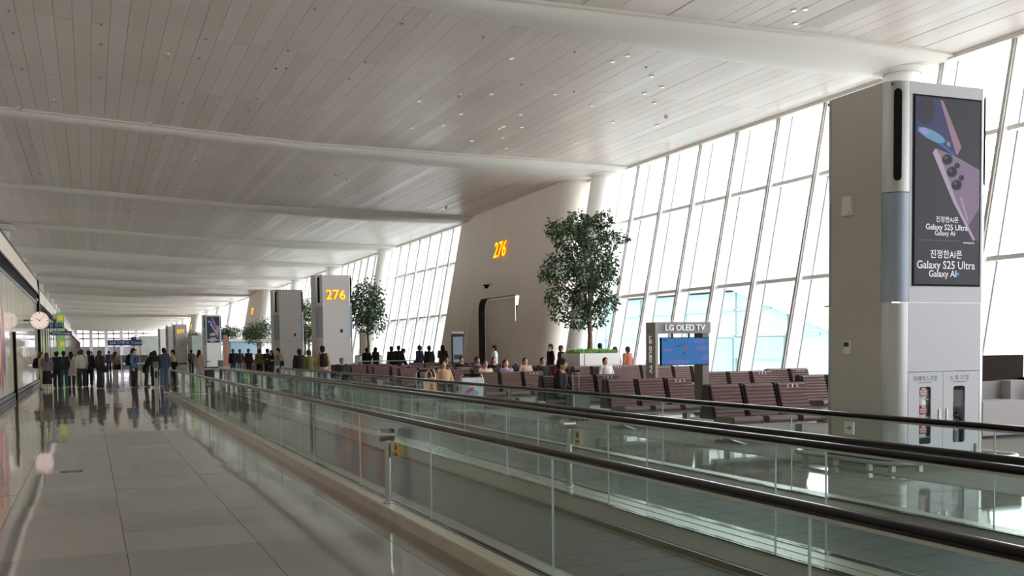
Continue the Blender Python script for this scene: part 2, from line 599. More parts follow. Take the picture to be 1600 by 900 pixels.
# ---- end wall, unseen opposite windows added to light the hall from the left
we = thing('wall_back', 'glazed end wall far down the concourse with pale columns', 'wall', kind='structure')
M_endw = mat('lavender_grey_end_wall', (176, 172, 178), 0.6)
for x in np.arange(-30, 20.9, 5.1):
    MB().box(x - 0.55, x + 0.55, Y1 - 1.2, Y1 - 0.2, 0, ceil_z(x)).build('end_column', M_white, we)
for x in np.arange(-27.5, 20.9, 2.55):
    MB().box(x - 0.2, x + 0.2, Y1 - 0.3, Y1, 3.6, ceil_z(x)).build('mullion', M_fin, we)
MB().box(XL, 20.9, Y1 - 0.3, Y1, 0, 3.6).build('low_wall', M_endw, we)
for z in (6.4, 8.2):
    MB().box(XL, 20.9, Y1 - 0.3, Y1, z - 0.25, z + 0.25).build('transom', M_endw, we)
MB().add([(XL, Y1, 0), (20.9, Y1, 0), (20.9, Y1, 10), (XL, Y1, 10)], [(0, 1, 2, 3)]).build('glazing', glass('tinted_end_glass', (0.42, 0.41, 0.44), 0.6), we)
tag(MB().box(XL, 21, Y0 - 0.3, Y0, 0, 10.5).build('wall_front', M_white), 'plain end wall behind the viewpoint', 'wall', kind='structure')
wo = thing('window_%d' % (wi + 2), 'unseen leaning window wall added opposite, behind the shops, for light from the left', 'window', kind='structure')
far_f, far_p = MB(), MB()
def mir(x):
    return -10.0 - x
y = Y0 + 0.2
while y < Y1:
    zb, zt = 0.0, 9.05
    p8 = [(mir(win_x(zb)), y - 0.07, zb), (mir(win_x(zb) + 0.5), y - 0.07, zb), (mir(win_x(zb) + 0.5), y + 0.07, zb), (mir(win_x(zb)), y + 0.07, zb),
          (mir(win_x(zt)), y - 0.07, zt), (mir(win_x(zt) + 0.5), y - 0.07, zt), (mir(win_x(zt) + 0.5), y + 0.07, zt), (mir(win_x(zt)), y + 0.07, zt)]
    far_f.hexa(p8)
    a, c = 0.0, 9.02
    far_p.add([(mir(glass_x(a)), y, a), (mir(glass_x(a)), y + FP, a), (mir(glass_x(c)), y + FP, c), (mir(glass_x(c)), y, c)], [(0, 1, 2, 3)])
    y += FP
far_f.build('far_mullions', M_fin, wo, kind='stuff')
far_p.build('far_panes', glass('left_fill_light_glass', (0.62, 0.60, 0.57), 0.7), wo, kind='stuff')  # tint only sets how much fill light these added windows let in
# ---- left shop wall: fluted glass panels, black band, lit cornice
M_flute = mat('fluted_cream_glass', (206, 196, 170), 0.5, spec=0.3, coat=0.7, emit=0.15, emit_rgb=(255, 232, 190))
nt = M_flute.node_tree
_b = nt.nodes['Principled BSDF']
_g = nt.nodes.new('ShaderNodeNewGeometry')
_s = nt.nodes.new('ShaderNodeSeparateXYZ')
_n = nt.nodes.new('ShaderNodeTexNoise')
_n.noise_dimensions = '1D'
_n.inputs['Scale'].default_value = 3.2
_n.inputs['Detail'].default_value = 3.0
_r = nt.nodes.new('ShaderNodeValToRGB')
_r.color_ramp.elements[0].position = 0.43
_r.color_ramp.elements[0].color = lin((168, 148, 108)) + (1,)
_r.color_ramp.elements[1].position = 0.57
_r.color_ramp.elements[1].color = lin((210, 212, 200)) + (1,)
nt.links.new(_g.outputs['Position'], _s.inputs[0])
nt.links.new(_s.outputs['Y'], _n.inputs['W'])
nt.links.new(_n.outputs['Fac'], _r.inputs[0])
nt.links.new(_r.outputs[0], _b.inputs['Base Color'])
nt.links.new(_r.outputs[0], _b.inputs['Emission Color'])
M_corn = mat('cornice_light_panel', (214, 206, 194), 0.4, emit=0.10, emit_rgb=(255, 232, 208))
wl = thing('wall_left', 'shop wall of cream fluted glass under a black band and pale cornice', 'wall', kind='structure')
WX = -2.5
WEND = 60.0
MB().box(WX - 0.4, WX - 0.04, -30, WEND, 0.0, 5.40).build('core', M_dark, wl)
MB().box(WX - 0.3, WX + 0.03, -30, WEND, 4.30, 4.70).build('black_band', M_blackm, wl)
MB().box(WX - 0.2, WX + 0.12, -30, WEND, 4.68, 4.74).build('band_lip', M_dsteel, wl)
MB().box(WX - 0.2, WX + 0.09, -30, WEND, 5.40, 5.46).build('cornice_cap', M_dark, wl)
MB().box(WX - 0.1, WX + 0.03, -30, WEND, 4.20, 4.30).build('head_rail', M_dsteel, wl)
PP_ = 1.26
me_p = MB().box(-0.04, 0.0, 0.006, PP_ - 0.006, 0.30, 4.20).mesh('glass_panel', M_flute)
me_c = MB().hexa([(-0.1, 0.008, 4.74), (0.10, 0.008, 4.74), (0.10, PP_ - 0.008, 4.74), (-0.1, PP_ - 0.008, 4.74),
                  (-0.1, 0.008, 5.40), (0.05, 0.008, 5.40), (0.05, PP_ - 0.008, 5.40), (-0.1, PP_ - 0.008, 5.40)]).mesh('cornice_panel', M_corn)
me_v = MB().box(-0.02, 0.035, 0.05, PP_ - 0.05, 0.02, 0.24).mesh('skirting_vent', M_steel)
sl = MB()
for i in range(7):
    sl.box(0.034, 0.0375, 0.12 + i * 0.15, 0.21 + i * 0.15, 0.06, 0.19)
me_s = sl.mesh('vent_slots', M_dark)
k = 0
y = WEND
rw = random.Random(2)
while y > -28:
    y -= PP_
    gp_ = link('glass_panel', me_p, wl, (WX, y, 0))
    gp_.rotation_euler = (0, 0, rw.uniform(-0.0018, 0.0018))
    if y > 20:
        link('cornice_panel', me_c, wl, (WX, y, 0))
        v_ = link('skirting_vent', me_v, wl, (WX, y, 0))
        link('vent_slots', me_s, v_)
MB().box(WX - 0.02, WX + 0.09, 40.62, 40.98, 0.0, 2.40).build('black_jamb', M_blackm, wl)
MB().box(WX - 0.3, WX + 0.12, WEND, WEND + 0.35, 0.0, 5.46).build('end_mullion', M_blackm, wl)
MB().box(WX + 0.12, WX + 0.16, WEND + 0.05, WEND + 0.2, 0.0, 5.46).build('mullion_trim', M_steel, wl)
MB().box(WX - 0.02, WX + 0.10, 58.0, 59.6, 4.32, 4.42).build('door_rail', M_steel, wl)
# further shopfronts beyond
wf = thing('wall_side', 'row of black framed shopfronts continuing down the left side', 'wall', kind='structure')
y = WEND + 1.2
mods = 0
while y < 330:
    L_ = 8.0
    MB().box(WX - 0.3, WX + 0.05, y, y + 0.5, 0, 5.2).build('black_post', M_blackm, wf)
    MB().box(WX - 0.1, WX + 0.02, y + 0.5, y + L_, 0.2, 4.0).build('shop_glass', M_flute, wf)
    MB().box(WX - 0.2, WX + 0.06, y + 0.5, y + L_, 4.0, 4.35).build('black_band', M_blackm, wf)
    MB().box(WX - 0.2, WX + 0.08, y + 0.5, y + L_ - 0.1, 4.35, 5.05).build('cornice_panel', M_corn, wf)
    MB().box(WX - 0.2, WX + 0.05, y + 0.5, y + L_, 5.05, 5.2).build('cornice_cap', M_dark, wf)
    MB().box(WX - 0.12, WX + 0.04, y + 3.9, y + 4.15, 0, 4.0).build('black_post', M_blackm, wf)
    y += L_
MB().box(-7.5, WX - 0.3, -30, 330, 5.10, 5.30).build('shop_roof', M_white, wf)
MB().box(-7.6, -7.5, -30, 330, 0.0, 5.30).build('shop_back_wall', M_white, wf)
# orange poster printed on film, stuck over the glass panels
ps = thing('wall_poster', 'large orange and purple abstract graphic on the cream glass wall', 'poster', (WX + 0.004, 31.5, 0))
MO = [mat('poster_orange', (226, 104, 52), 0.3), mat('poster_red', (196, 70, 52), 0.3), mat('poster_purple', (92, 78, 128), 0.3), mat('poster_peach', (236, 176, 140), 0.3)]
rp = random.Random(11)
MB().box(WX, WX + 0.003, 26.4, 36.9, 0.4, 4.1).build('film', mat('poster_film', (214, 205, 200), 0.2), ps)
for i in range(26):
    cy, cz = 26.9 + 9.6 * rp.random(), 0.8 + 2.7 * rp.random()
    if i % 3 == 0:
        cy = 33.5 + 3.0 * rp.random()
    ry, rz_ = 0.25 + 0.45 * rp.random(), 0.35 + 0.75 * rp.random()
    ry = min(ry, 36.85 - cy, cy - 26.45)
    rz_ = min(rz_, 4.05 - cz, cz - 0.45)
    pts = [(cy + ry * math.cos(t) * (1 + 0.3 * math.sin(3 * t + i)), cz + rz_ * math.sin(t)) for t in [2 * math.pi * q / 18 for q in range(18)]]
    pts = [(min(max(a, 26.42), 36.88), c) for a, c in pts]
    MB().add([(WX + 0.0035 + 0.0003 * i, a, c) for a, c in pts], [tuple(range(18))]).build('printed_shape', MO[(i * 7) % 4], ps)

# ---- round columns
def column(x0, x1, y, r, label, group, ztop, zb=0.0):
    t = thing('column', label, 'column', (x0, y, zb), group, kind='structure')
    n = 28
    vs = []
    L_ = [zb, zb + 0.35, ztop]
    for z in L_:
        f_ = (z - zb) / (ztop - zb)
        for q in range(n):
            a = 2 * math.pi * q / n
            vs.append((x0 + (x1 - x0) * f_ + r * math.cos(a), y + r * math.sin(a), z))
    MB().add(vs, [(i * n + q, i * n + (q + 1) % n, (i + 1) * n + (q + 1) % n, (i + 1) * n + q) for i in range(2) for q in range(n)]).build('shaft', mat('bright_white_column', (244, 243, 240), 0.5), t, True)
    vs = []
    for (z, rr) in ((ztop - 0.10, r + 0.02), (ztop - 0.02, r + 0.30), (ztop + 0.30, r + 0.34)):
        f_ = (z - zb) / (ztop - zb)
        for q in range(n):
            a = 2 * math.pi * q / n
            vs.append((x0 + (x1 - x0) * f_ + rr * math.cos(a), y + rr * math.sin(a), z))
    MB().add(vs, [(i * n + q, i * n + (q + 1) % n, (i + 1) * n + (q + 1) % n, (i + 1) * n + q) for i in range(2) for q in range(n)]).build('capital_ring', M_rib, t, True)
    return t
wlab = {22.0: 'leaning white column hidden behind the tall grey pillar with the phone advert',
        39.35: 'leaning round white column beside the tall tree and the gate portal',
        74.05: 'leaning round white column right of the small tree beyond the numbered pillar'}
for yb in BEAMS:
    if yb < 18 or yb > 300:
        continue
    if any(a - 1 < yb < c + 1 for a, c in GATES):
        continue
    lb = wlab.get(round(yb, 2), 'leaning round white column along the far window wall')
    column(18.62, 20.15, yb, 0.46, lb, None if round(yb, 2) in wlab else 'far leaning columns by the windows', 8.80)
for yb in BEAMS:
    if yb < 60 or yb > 300:
        continue
    column(-5.0, -5.0, yb, 0.5, 'straight round white column rising behind the left shopfronts', 'columns behind the left shopfronts', ceil_z(-5) - 0.45, 5.30)

# ---- boarding gate portals
def gate_x(y, z, ya, yb):
    f_ = (y - ya) / (yb - ya)
    return (18.35 + 0.163 * z) * (1 - f_) + (18.55 + 0.19 * z) * f_
def gate_portal(ya, yb, label, number, letters):
    g = thing('gate_portal', label, 'gate portal', (18.5, (ya + yb) / 2, 0))
    yn, yf = ya + 0.75, yb
    ztop = 9.1
    # rounded trapezoid opening as a loop of (y, z)
    def loop(inset, top=1.0, n=48):
        y0b, y0t, y1b, y1t, zt = yn + 3.35 + inset, yn + 3.35 + inset, yn + 10.15 - inset, yn + 10.15 - inset, 4.80 - inset * top
        r = 0.75 - inset * 0.3
        pts = []
        def seg(a, c, m_):
            return [(a[0] + (c[0] - a[0]) * i / m_, a[1] + (c[1] - a[1]) * i / m_) for i in range(m_)]
        def at(yb_, yt_, z):
            return yb_ + (yt_ - yb_) * z / 4.6
        pts += seg((at(y0b, y0t, 0), 0), (at(y0b, y0t, zt - r), zt - r), 10)
        for i in range(9):
            t = math.pi / 2 * i / 8
            pts.append((at(y0b, y0t, zt - r) + r * (1 - math.cos(t)), zt - r + r * math.sin(t)))
        a0 = pts[-1]
        ye = at(y1b, y1t, zt - r)
        pts += seg((a0[0], zt), (ye - r, zt), 10)[1:]
        for i in range(9):
            t = math.pi / 2 * i / 8
            pts.append((ye - r + r * math.sin(t), zt - r + r * math.cos(t)))
        pts += seg((ye, zt - r), (at(y1b, y1t, 0), 0), 10)[1:] + [(at(y1b, y1t, 0), 0)]
        return pts
    L0 = loop(0.0)
    n = len(L0)
    # outer boundary sampled to match the opening loop, fanned from the opening's middle
    cy = (yn + yf) / 2
    out = []
    for (py, pz) in L0:
        if pz >= 4.79:
            out.append((yn + (py - (yn + 4.1)) / 5.3 * (yf - yn), ztop))
        elif py < cy:
            out.append((yn, pz / 4.80 * ztop))
        else:
            out.append((yf, pz / 4.80 * ztop))
    vs = [(gate_x(a, z, ya, yb), a, z) for a, z in L0] + [(gate_x(a, z, ya, yb), a, z) for a, z in out]
    MB().add(vs, [(i, i + 1, n + i + 1, n + i) for i in range(n - 1)]).build('side_wall', M_gatew, g, True)
    # reveal running in, dark jamb, inner wall
    L1 = loop(0.38, 1.55)
    vs = [(gate_x(a, z, ya, yb), a, z) for a, z in L0]
    vs += [(gate_x(a, z, ya, yb) * 0.75 + 19.38 * 0.25, a, z) for a, z in loop(0.07, 1.5)]
    vs += [(19.38, a, z) for a, z in L1]
    MB().add(vs, [(q * n + i, (q + 1) * n + i, (q + 1) * n + i + 1, q * n + i + 1) for q in range(2) for i in range(n - 1)]).build('reveal', M_gatew, g, True)
    vs = [(19.38, a, z) for a, z in L1] + [(19.74, a, z) for a, z in loop(0.40, 1.55)]
    MB().add(vs, [(i, n + i, n + i + 1, i + 1) for i in range(n - 1)]).build('dark_jamb', M_dark, g, True)
    X2 = 22.4
    ws = []
    for z in (0.0, 4.7):
        for q in (5.45, 11.0):
            ws.append((19.75, yn + q, z))
    MB().add(ws, [(0, 1, 3, 2)]).build('passage_wall', M_gatew, g)
    MB().box(20.0, X2, yn + 11.3, yn + 11.4, 0, 4.7).build('passage_end', M_gatew, g)
    MB().box(20.0, X2, yn + 2.4, yn + 11.4, 4.7, 4.8).build('passage_ceiling', M_gatew, g)
    MB().box(18.6, X2, yn + 2.6, yn + 10.6, 0.002, 0.02).build('passage_floor', M_carpet, g)
    # near corner rounded round to the face that looks down the hall
    zs = [0, 3.0, 6.0, ztop]
    vs, per = [], 0
    for z in zs:
        x0 = gate_x(yn, z, ya, yb)
        pl = [(x0, yn)] + [(x0 + 0.75 * (1 - math.cos(t)), yn - 0.75 * math.sin(t)) for t in [math.pi / 2 * i / 8 for i in range(1, 9)]] + [(x0 + 2.4, ya)]
        per = len(pl)
        vs += [(a, c, z) for a, c in pl]
    MB().add(vs, [(q * per + i, (q + 1) * per + i, (q + 1) * per + i + 1, q * per + i + 1) for q in range(3) for i in range(per - 1)]).build('corner_wall', mat('pale_gate_corner_panel', (224, 219, 208), 0.5), g, True)
    vs = []
    for z in zs:
        x0 = gate_x(yf, z, ya, yb)
        vs += [(x0, yf, z), (x0 + 2.4, yf, z)]
    MB().add(vs, [(q * 2, q * 2 + 1, q * 2 + 3, q * 2 + 2) for q in range(3)]).build('far_wall', M_gatew, g)
    # panel joints on the corner
    for dx in (0.12, 1.15):
        mbj = MB()
        for q in range(3):
            x0, x1 = gate_x(yn, zs[q], ya, yb), gate_x(yn, zs[q + 1], ya, yb)
            yy = yn - 0.02 if dx < 1 else ya - 0.004
            mbj.add([(x0 + dx - (0.115 if dx < 1 else 0), yy, zs[q]), (x0 + dx + (-0.10 if dx < 1 else 0.012), yy - 0.012, zs[q]), (x1 + dx + (-0.10 if dx < 1 else 0.012), yy - 0.012, zs[q + 1]), (x1 + dx - (0.115 if dx < 1 else 0), yy, zs[q + 1])], [(0, 1, 2, 3)])
        mbj.build('panel_joint', M_seal, g)
    # numbers: amber letters proud of the leaning wall
    yc, zc = yn + 6.85, 6.58
    f_ = gate_x(yc, zc, ya, yb)
    slope = math.atan(0.176)
    o = text('gate_number', number, 1.15, M_amber, g, (f_ - 0.10, yc, zc), (math.pi / 2 - 0.0, 0, -math.pi / 2), 0.01, 0.004)
    o.rotation_euler = (math.pi / 2 + slope * -1.0, 0, -math.pi / 2)
    o2 = text('letter_side', number, 1.15, M_amberd, g, (f_ - 0.05, yc, zc), (0, 0, 0), 0.04, 0.006)
    o2.rotation_euler = o.rotation_euler
    if letters:
        # screen inside the passage
        sc = thing('passage_screen', 'purple information screen hanging inside the gate portal', 'screen', (20.3, yn + 3.9, 2.8))
        MB().box(19.76, 19.82, yn + 3.7, yn + 5.43, 2.80, 3.72).build('frame', M_blackm, sc)
        MB().box(19.75, 19.761, yn + 3.75, yn + 5.38, 2.85, 3.67).build('display', mat('purple_display', (70, 62, 104), 0.3, emit=0.2, emit_rgb=(80, 60, 120)), sc)
        MB().box(19.745, 19.751, yn + 3.75, yn + 5.38, 2.86, 3.06).build('caption_bar', mat('rust_display_bar', (138, 74, 60), 0.3, emit=0.2, emit_rgb=(150, 70, 50)), sc)
        cm = thing('dome_camera', 'black dome camera on a bracket above the gate portal opening', 'camera', (19.05, yn + 7.45, 4.86))
        MB().box(19.0, 19.30, yn + 7.40, yn + 7.50, 4.86, 4.94).build('bracket', M_white, cm)
        MB().lathe([(0.16, 4.86), (0.16, 4.78)], 18.98, yn + 7.45, 16).build('housing', M_blackm, cm)
        MB().ball((18.98, yn + 7.45, 4.76), 0.11).build('dome', M_black, cm, True)
    return g
gate_portal(42.0, 57.4, 'cream leaning gate portal with lit number 276 above its rounded doorway', '276', True)
gate_portal(129.0, 144.0, 'distant gate portal with an amber number beyond the paired grey pillars', '277', False)
gate_portal(216.0, 231.0, 'farthest gate portal, partly behind the distant advert pillar', '278', False)

# ---- outside: apron, pier building with aqua glass, far sheds
tag(MB().box(20.6, 900, -500, 900, -6.4, -6.0).build('apron_ground', mat('pale_concrete_apron', (196, 198, 196), 0.8, noise=(0.05, 0.06))), 'pale concrete airport apron outside the windows', 'ground', kind='structure')
ex = thing('glazed_pier_building', 'aqua glazed pier building with a white sloping roof outside the windows', 'building', (36, 58, -6))
M_aqua = mat('aqua_curtain_glass', (152, 190, 191), 0.4)
M_aqua2 = mat('deeper_aqua_curtain_glass', (136, 180, 182), 0.4)
prof = [(44.0, -6), (53.0, -6), (53.0, 4.75), (44.0, 2.0)]
MB().prism([(40.0, -6), (110.0, -6), (110.0, 5.2), (53.0, 4.8), (40.0, 0.9)], 'x', 36.0, 52.0).build('glass_body', M_aqua, ex)
MB().prism([(39.4, 0.9), (53.0, 4.9), (110.6, 5.3), (110.6, 6.3), (53.0, 6.1), (39.4, 1.9)], 'x', 35.6, 53.0).build('roof', mat('white_metal_roof', (182, 178, 174), 0.6), ex)
for yy in (48.0, 53.0, 58.6, 64.6, 70.0, 76.0, 82.0, 90.0):
    zt = 4.8 if yy >= 53 else 4.8 - (53 - yy) * 0.3
    MB().box(35.9, 36.05, yy - 0.06, yy + 0.06, -6, zt).build('frame_post', mat('grey_curtain_frame', (150, 164, 166), 0.5), ex)
for z in (-2.0, 2.15, 3.7):
    MB().box(35.9, 36.04, 42.0 if z < 1 else (45.2 if z < 3 else 49.5), 110.0, z - 0.05, z + 0.05).build('frame_rail', MATS['grey_curtain_frame'], ex)
MB().box(35.85, 36.02, 48.2, 53.0, 0.8, 2.05).build('tinted_pane', M_aqua2, ex)
MB().box(35.85, 36.02, 53.2, 58.4, -1.6, 2.0).build('tinted_pane', M_aqua2, ex)
jb = thing('boarding_bridge', 'white boarding bridge tunnel outside, right of the grey advert pillar', 'boarding bridge', (60, 55, -6))
M_jb = mat('pale_bridge_cladding', (222, 220, 216), 0.5)
MB().box(58, 62, 40, 58, 0.2, 3.2).build('tunnel', M_jb, jb)
for yy in (42.0, 46.0, 50.0, 54.0, 57.5):
    MB().box(57.9, 62.1, yy - 0.1, yy + 0.1, 0.1, 3.3).build('rib', mat('pale_grey_rib', (196, 196, 194), 0.5), jb)
for yy in (44.0, 55.0):
    MB().box(59.4, 60.6, yy - 0.4, yy + 0.4, -6, 0.2).build('support_leg', M_jb, jb)
mast = thing('floodlight_mast', 'thin lattice floodlight mast outside beside the grey pillar', 'mast', (70, 67, -6))
for dx, dy in ((0, 0), (0.9, 0), (0, 0.9), (0.9, 0.9)):
    MB().box(70 + dx, 70.1 + dx, 66 + dy, 66.1 + dy, -6, 7.0).build('mast_leg', MATS['pale_grey_rib'], mast)
for z in np.arange(-5, 7, 1.5):
    MB().box(70, 71, 66, 66.08, z, z + 0.08).build('lattice_bar', MATS['pale_grey_rib'], mast)
MB().box(69.2, 71.8, 65.8, 66.3, 7.0, 7.6).build('lamp_bank', MATS['pale_grey_rib'], mast)
# ================================================================ moving walkways
YA, YB = -5.0, 40.4
def rail_path(x, z=0.955):
    pts = [(x, YA, z)] + [(x, y, z) for y in np.linspace(YA + 1, YB - 0.2, 30)]
    r = 0.36
    for i in range(1, 13):
        t = math.pi * i / 12
        pts.append((x, YB + r * math.sin(t), z - r + r * math.cos(t)))
    pts.append((x, YB - 0.5, z - 2 * r))
    return pts
def sweep(pts, sec):
    """sweep a closed section (offset across X, offset along the path normal) along a path in a plane of constant X"""
    vs, fs = [], []
    n = len(sec)
    P = [Vector(p) for p in pts]
    for i, p in enumerate(P):
        d = (P[min(i + 1, len(P) - 1)] - P[max(i - 1, 0)]).normalized()
        nrm = Vector((0, -d.z, d.y))
        for (a, c) in sec:
            vs.append(p + Vector((a, 0, 0)) + nrm * c)
    for i in range(len(P) - 1):
        for k in range(n):
            fs.append((i * n + k, i * n + (k + 1) % n, (i + 1) * n + (k + 1) % n, (i + 1) * n + k))
    fs.append(tuple(range(n))[::-1])
    fs.append(tuple(range((len(P) - 1) * n, len(P) * n)))
    return MB().add(vs, fs)
SEC_R = [(0.042 * math.cos(t) * (1.0 if math.sin(t) > 0 else 0.95), 0.026 * math.sin(t) + 0.004) for t in [2 * math.pi * k / 12 for k in range(12)]]
SEC_G = [(-0.022, -0.034), (0.022, -0.034), (0.022, -0.018), (-0.022, -0.018)]
def balustrade(par, x, joint):
    r = sweep(rail_path(x), SEC_R).build('handrail', M_black, par, True)
    sweep(rail_path(x), SEC_G).build('handrail_guide', M_steel, par, True)
    ys = [YA]
    y = joint - 2.63 * 10
    while y < YB - 0.6:
        if y > YA + 0.3:
            ys.append(y)
        y += 2.63
    ys.append(YB)
    for a, c in zip(ys[:-1], ys[1:]):
        if c == YB:
            pol = [(a + 0.004, 0.11), (c, 0.11), (c + 0.05, 0.235)] + [(YB + 0.335 * math.sin(t), 0.595 - 0.335 * math.cos(t)) for t in [math.pi * (0.1 + 0.9 * i / 8) for i in range(9)]] + [(a + 0.004, 0.93)]
            MB().prism(pol, 'x', x - 0.006, x + 0.006).build('glass_panel', M_glassb, par)
        else:
            MB().box(x - 0.006, x + 0.006, a + 0.004, c - 0.004, 0.11, 0.93).build('glass_panel', M_glassb, par)
        if a > YA:
            MB().box(x - 0.0065, x + 0.0065, a - 0.0035, a + 0.0035, 0.11, 0.93).build('glass_joint', mat('pale_glass_edge', (176, 188, 184), 0.3), par)
    MB().box(x - 0.03, x - 0.008, YA, YB + 0.3, 0.10, 0.125).build('glass_clamp', M_black, par)
    MB().box(x + 0.008, x + 0.03, YA, YB + 0.3, 0.10, 0.125).build('glass_clamp', M_black, par)
M_curbt = mat('satin_curb_cover', (196, 190, 176), 0.3, 0.35)
M_curbs = mat('polished_stone_curb', (176, 168, 156), 0.16, noise=(3.0, 0.08))
M_strip = mat('satin_centre_cover', (200, 202, 198), 0.22, 0.6)
def walkway(name_label, xl, xr, pl, pr, jl, jr, left_curb, right_curb):
    t = thing('moving_walkway', name_label, 'moving walkway', ((xl + xr) / 2, (YA + YB) / 2, 0))
    balustrade(t, xl, jl)
    balustrade(t, xr, jr)
    # inner decks sloping to the pallets, dark skirts, yellow lines
    for (xg, xp, s) in ((xl, pl, 1), (xr, pr, -1)):
        poly = [(xg + s * 0.03, 0.0), (xg + s * 0.03, 0.115), (xp - s * 0.10, 0.07), (xp - s * 0.04, 0.055), (xp - s * 0.04, 0.0)]
        if s < 0:
            poly = poly[::-1]
        MB().prism(poly, 'y', YA, YB + 0.6).build('inner_deck', M_tan, t)
        MB().box(min(xp - s * 0.04, xp - s * 0.008), max(xp - s * 0.04, xp - s * 0.008), YA, YB + 0.6, 0.0, 0.05).build('skirt', M_dsteel, t)
        MB().box(min(xp, xp + s * 0.045), max(xp, xp + s * 0.045), YA, YB, 0.0045, 0.007).build('yellow_edge_line', M_yellow, t)
    # pallets
    w = pr - pl
    pm = MB().box(0, w, 0.006, 0.394, -0.01, 0.0)
    for i in range(40):
        pm.box(0.05 + i * (w - 0.1) / 40, 0.05 + (i + 0.55) * (w - 0.1) / 40, 0.008, 0.392, 0.0, 0.004)
    me = pm.mesh('pallet', M_pallet)
    y = YA
    while y < YB - 0.3:
        link('pallet', me, t, Vector((pl, y, 0)) - wloc(t))
        y += 0.4
    # comb plate at the entrance
    MB().box(pl, pr, YB, YB + 1.6, -0.01, 0.006).build('comb_plate', M_steel, t)
    # curb outside
    for cb, x0, x1 in ((left_curb, 0, 0), (right_curb, 0, 0)):
        if cb is None:
            continue
        a, c = cb
        MB().box(a, c, YA, YB + 0.9, 0.0, 0.098).build('curb_side', M_curbs, t)
        MB().box(a - 0.004, c + 0.004, YA, YB + 0.9, 0.098, 0.12).build('curb_cover', M_curbt, t)
    return t
w1 = walkway('nearest moving walkway, glass sided with black handrails, beside the granite aisle', 2.79, 4.59, 3.10, 4.28, 6.20, 6.26, (2.62, 2.755), (4.625, 4.745))
w2 = walkway('farther moving walkway with glass sides, next to the seating and pillars', 4.95, 6.76, 5.26, 6.45, 6.15, 6.32, (4.775, 4.915), (6.795, 6.95))
# ---- posts that carry the notices
M_notice = mat('yellow_notice', (232, 178, 32), 0.5)
def sensor_post(x, y, z0, side, label, notice=True):
    t = thing('sensor_post', label, 'post', (x, y, z0), 'steel sensor posts along the walkways')
    MB().lathe([(0.055, z0), (0.055, z0 + 0.012), (0.033, z0 + 0.014), (0.033, 0.80)], x, y, 16).build('tube', M_steel, t, True)
    MB().tube([(x - 0.10, y, 0.80), (x - 0.085, y, 0.80), (x + 0.06, y, 0.80)], [0.035, 0.062, 0.062], 18).build('head', M_steel, t, True)
    if notice:
        MB().box(x + 0.058, x + 0.061, y - 0.16, y - 0.02, 0.58, 0.73).build('notice', M_notice, t)
        MB().tube([(x + 0.0568, y - 0.09, 0.68), (x + 0.058, y - 0.09, 0.68)], 0.032, 14).build('notice_symbol', M_dark, t)
        MB().box(x + 0.0572, x + 0.058, y - 0.14, y - 0.04, 0.595, 0.625).build('notice_caption', mat('brown_print', (120, 70, 30), 0.6), t)
    return t
sensor_post(2.70, 9.95, 0.12, 1, 'near steel post with round head and yellow notice on the granite side curb')
sensor_post(4.86, 10.35, 0.12, 1, 'steel post with round head between the two walkways, nearest of its line')
sensor_post(4.86, 27.0, 0.12, 1, 'steel post with yellow notice between the walkways, farther down')
sensor_post(6.86, 25.9, 0.12, 1, 'steel post with round head by the seats side of the far walkway', False)
sensor_post(2.70, 26.5, 0.12, 1, 'farther steel post standing on the granite side curb')
# bollards at the far entrance
def bollard(x, y, label):
    t = thing('entrance_bollard', label, 'bollard', (x, y, 0), 'bollards at the walkway entrances')
    MB().box(x - 0.07, x + 0.07, y - 0.06, y + 0.06, 0.0, 1.02).build('body', M_alu, t)
    MB().box(x - 0.10, x + 0.10, y - 0.08, y + 0.08, 1.02, 1.26).build('head', M_dsteel, t)
    MB().box(x - 0.05, x + 0.05, y - 0.066, y - 0.06, 0.65, 0.9).build('reader_plate', M_dark, t)
bollard(2.30, 41.4, 'left steel bollard at the far entrance of the near walkway')
bollard(4.77, 42.3, 'middle steel bollard between the two walkway entrances')
bollard(6.98, 42.3, 'right steel bollard at the far walkway entrance beside the seats')
ar = thing('arrow_sign', 'small white sign with a green arrow on the far balustrade glass', 'sign', (6.752, 8.04, 0.84))
MB().box(6.744, 6.752, 7.98, 8.11, 0.775, 0.895).build('plate', M_white, ar)
MB().prism([(8.085, 0.828), (8.045, 0.828), (8.045, 0.808), (8.003, 0.835), (8.045, 0.862), (8.045, 0.842), (8.085, 0.842)], 'x', 6.7425, 6.744).build('arrow', mat('green_arrow_print', (40, 178, 140), 0.5), ar)
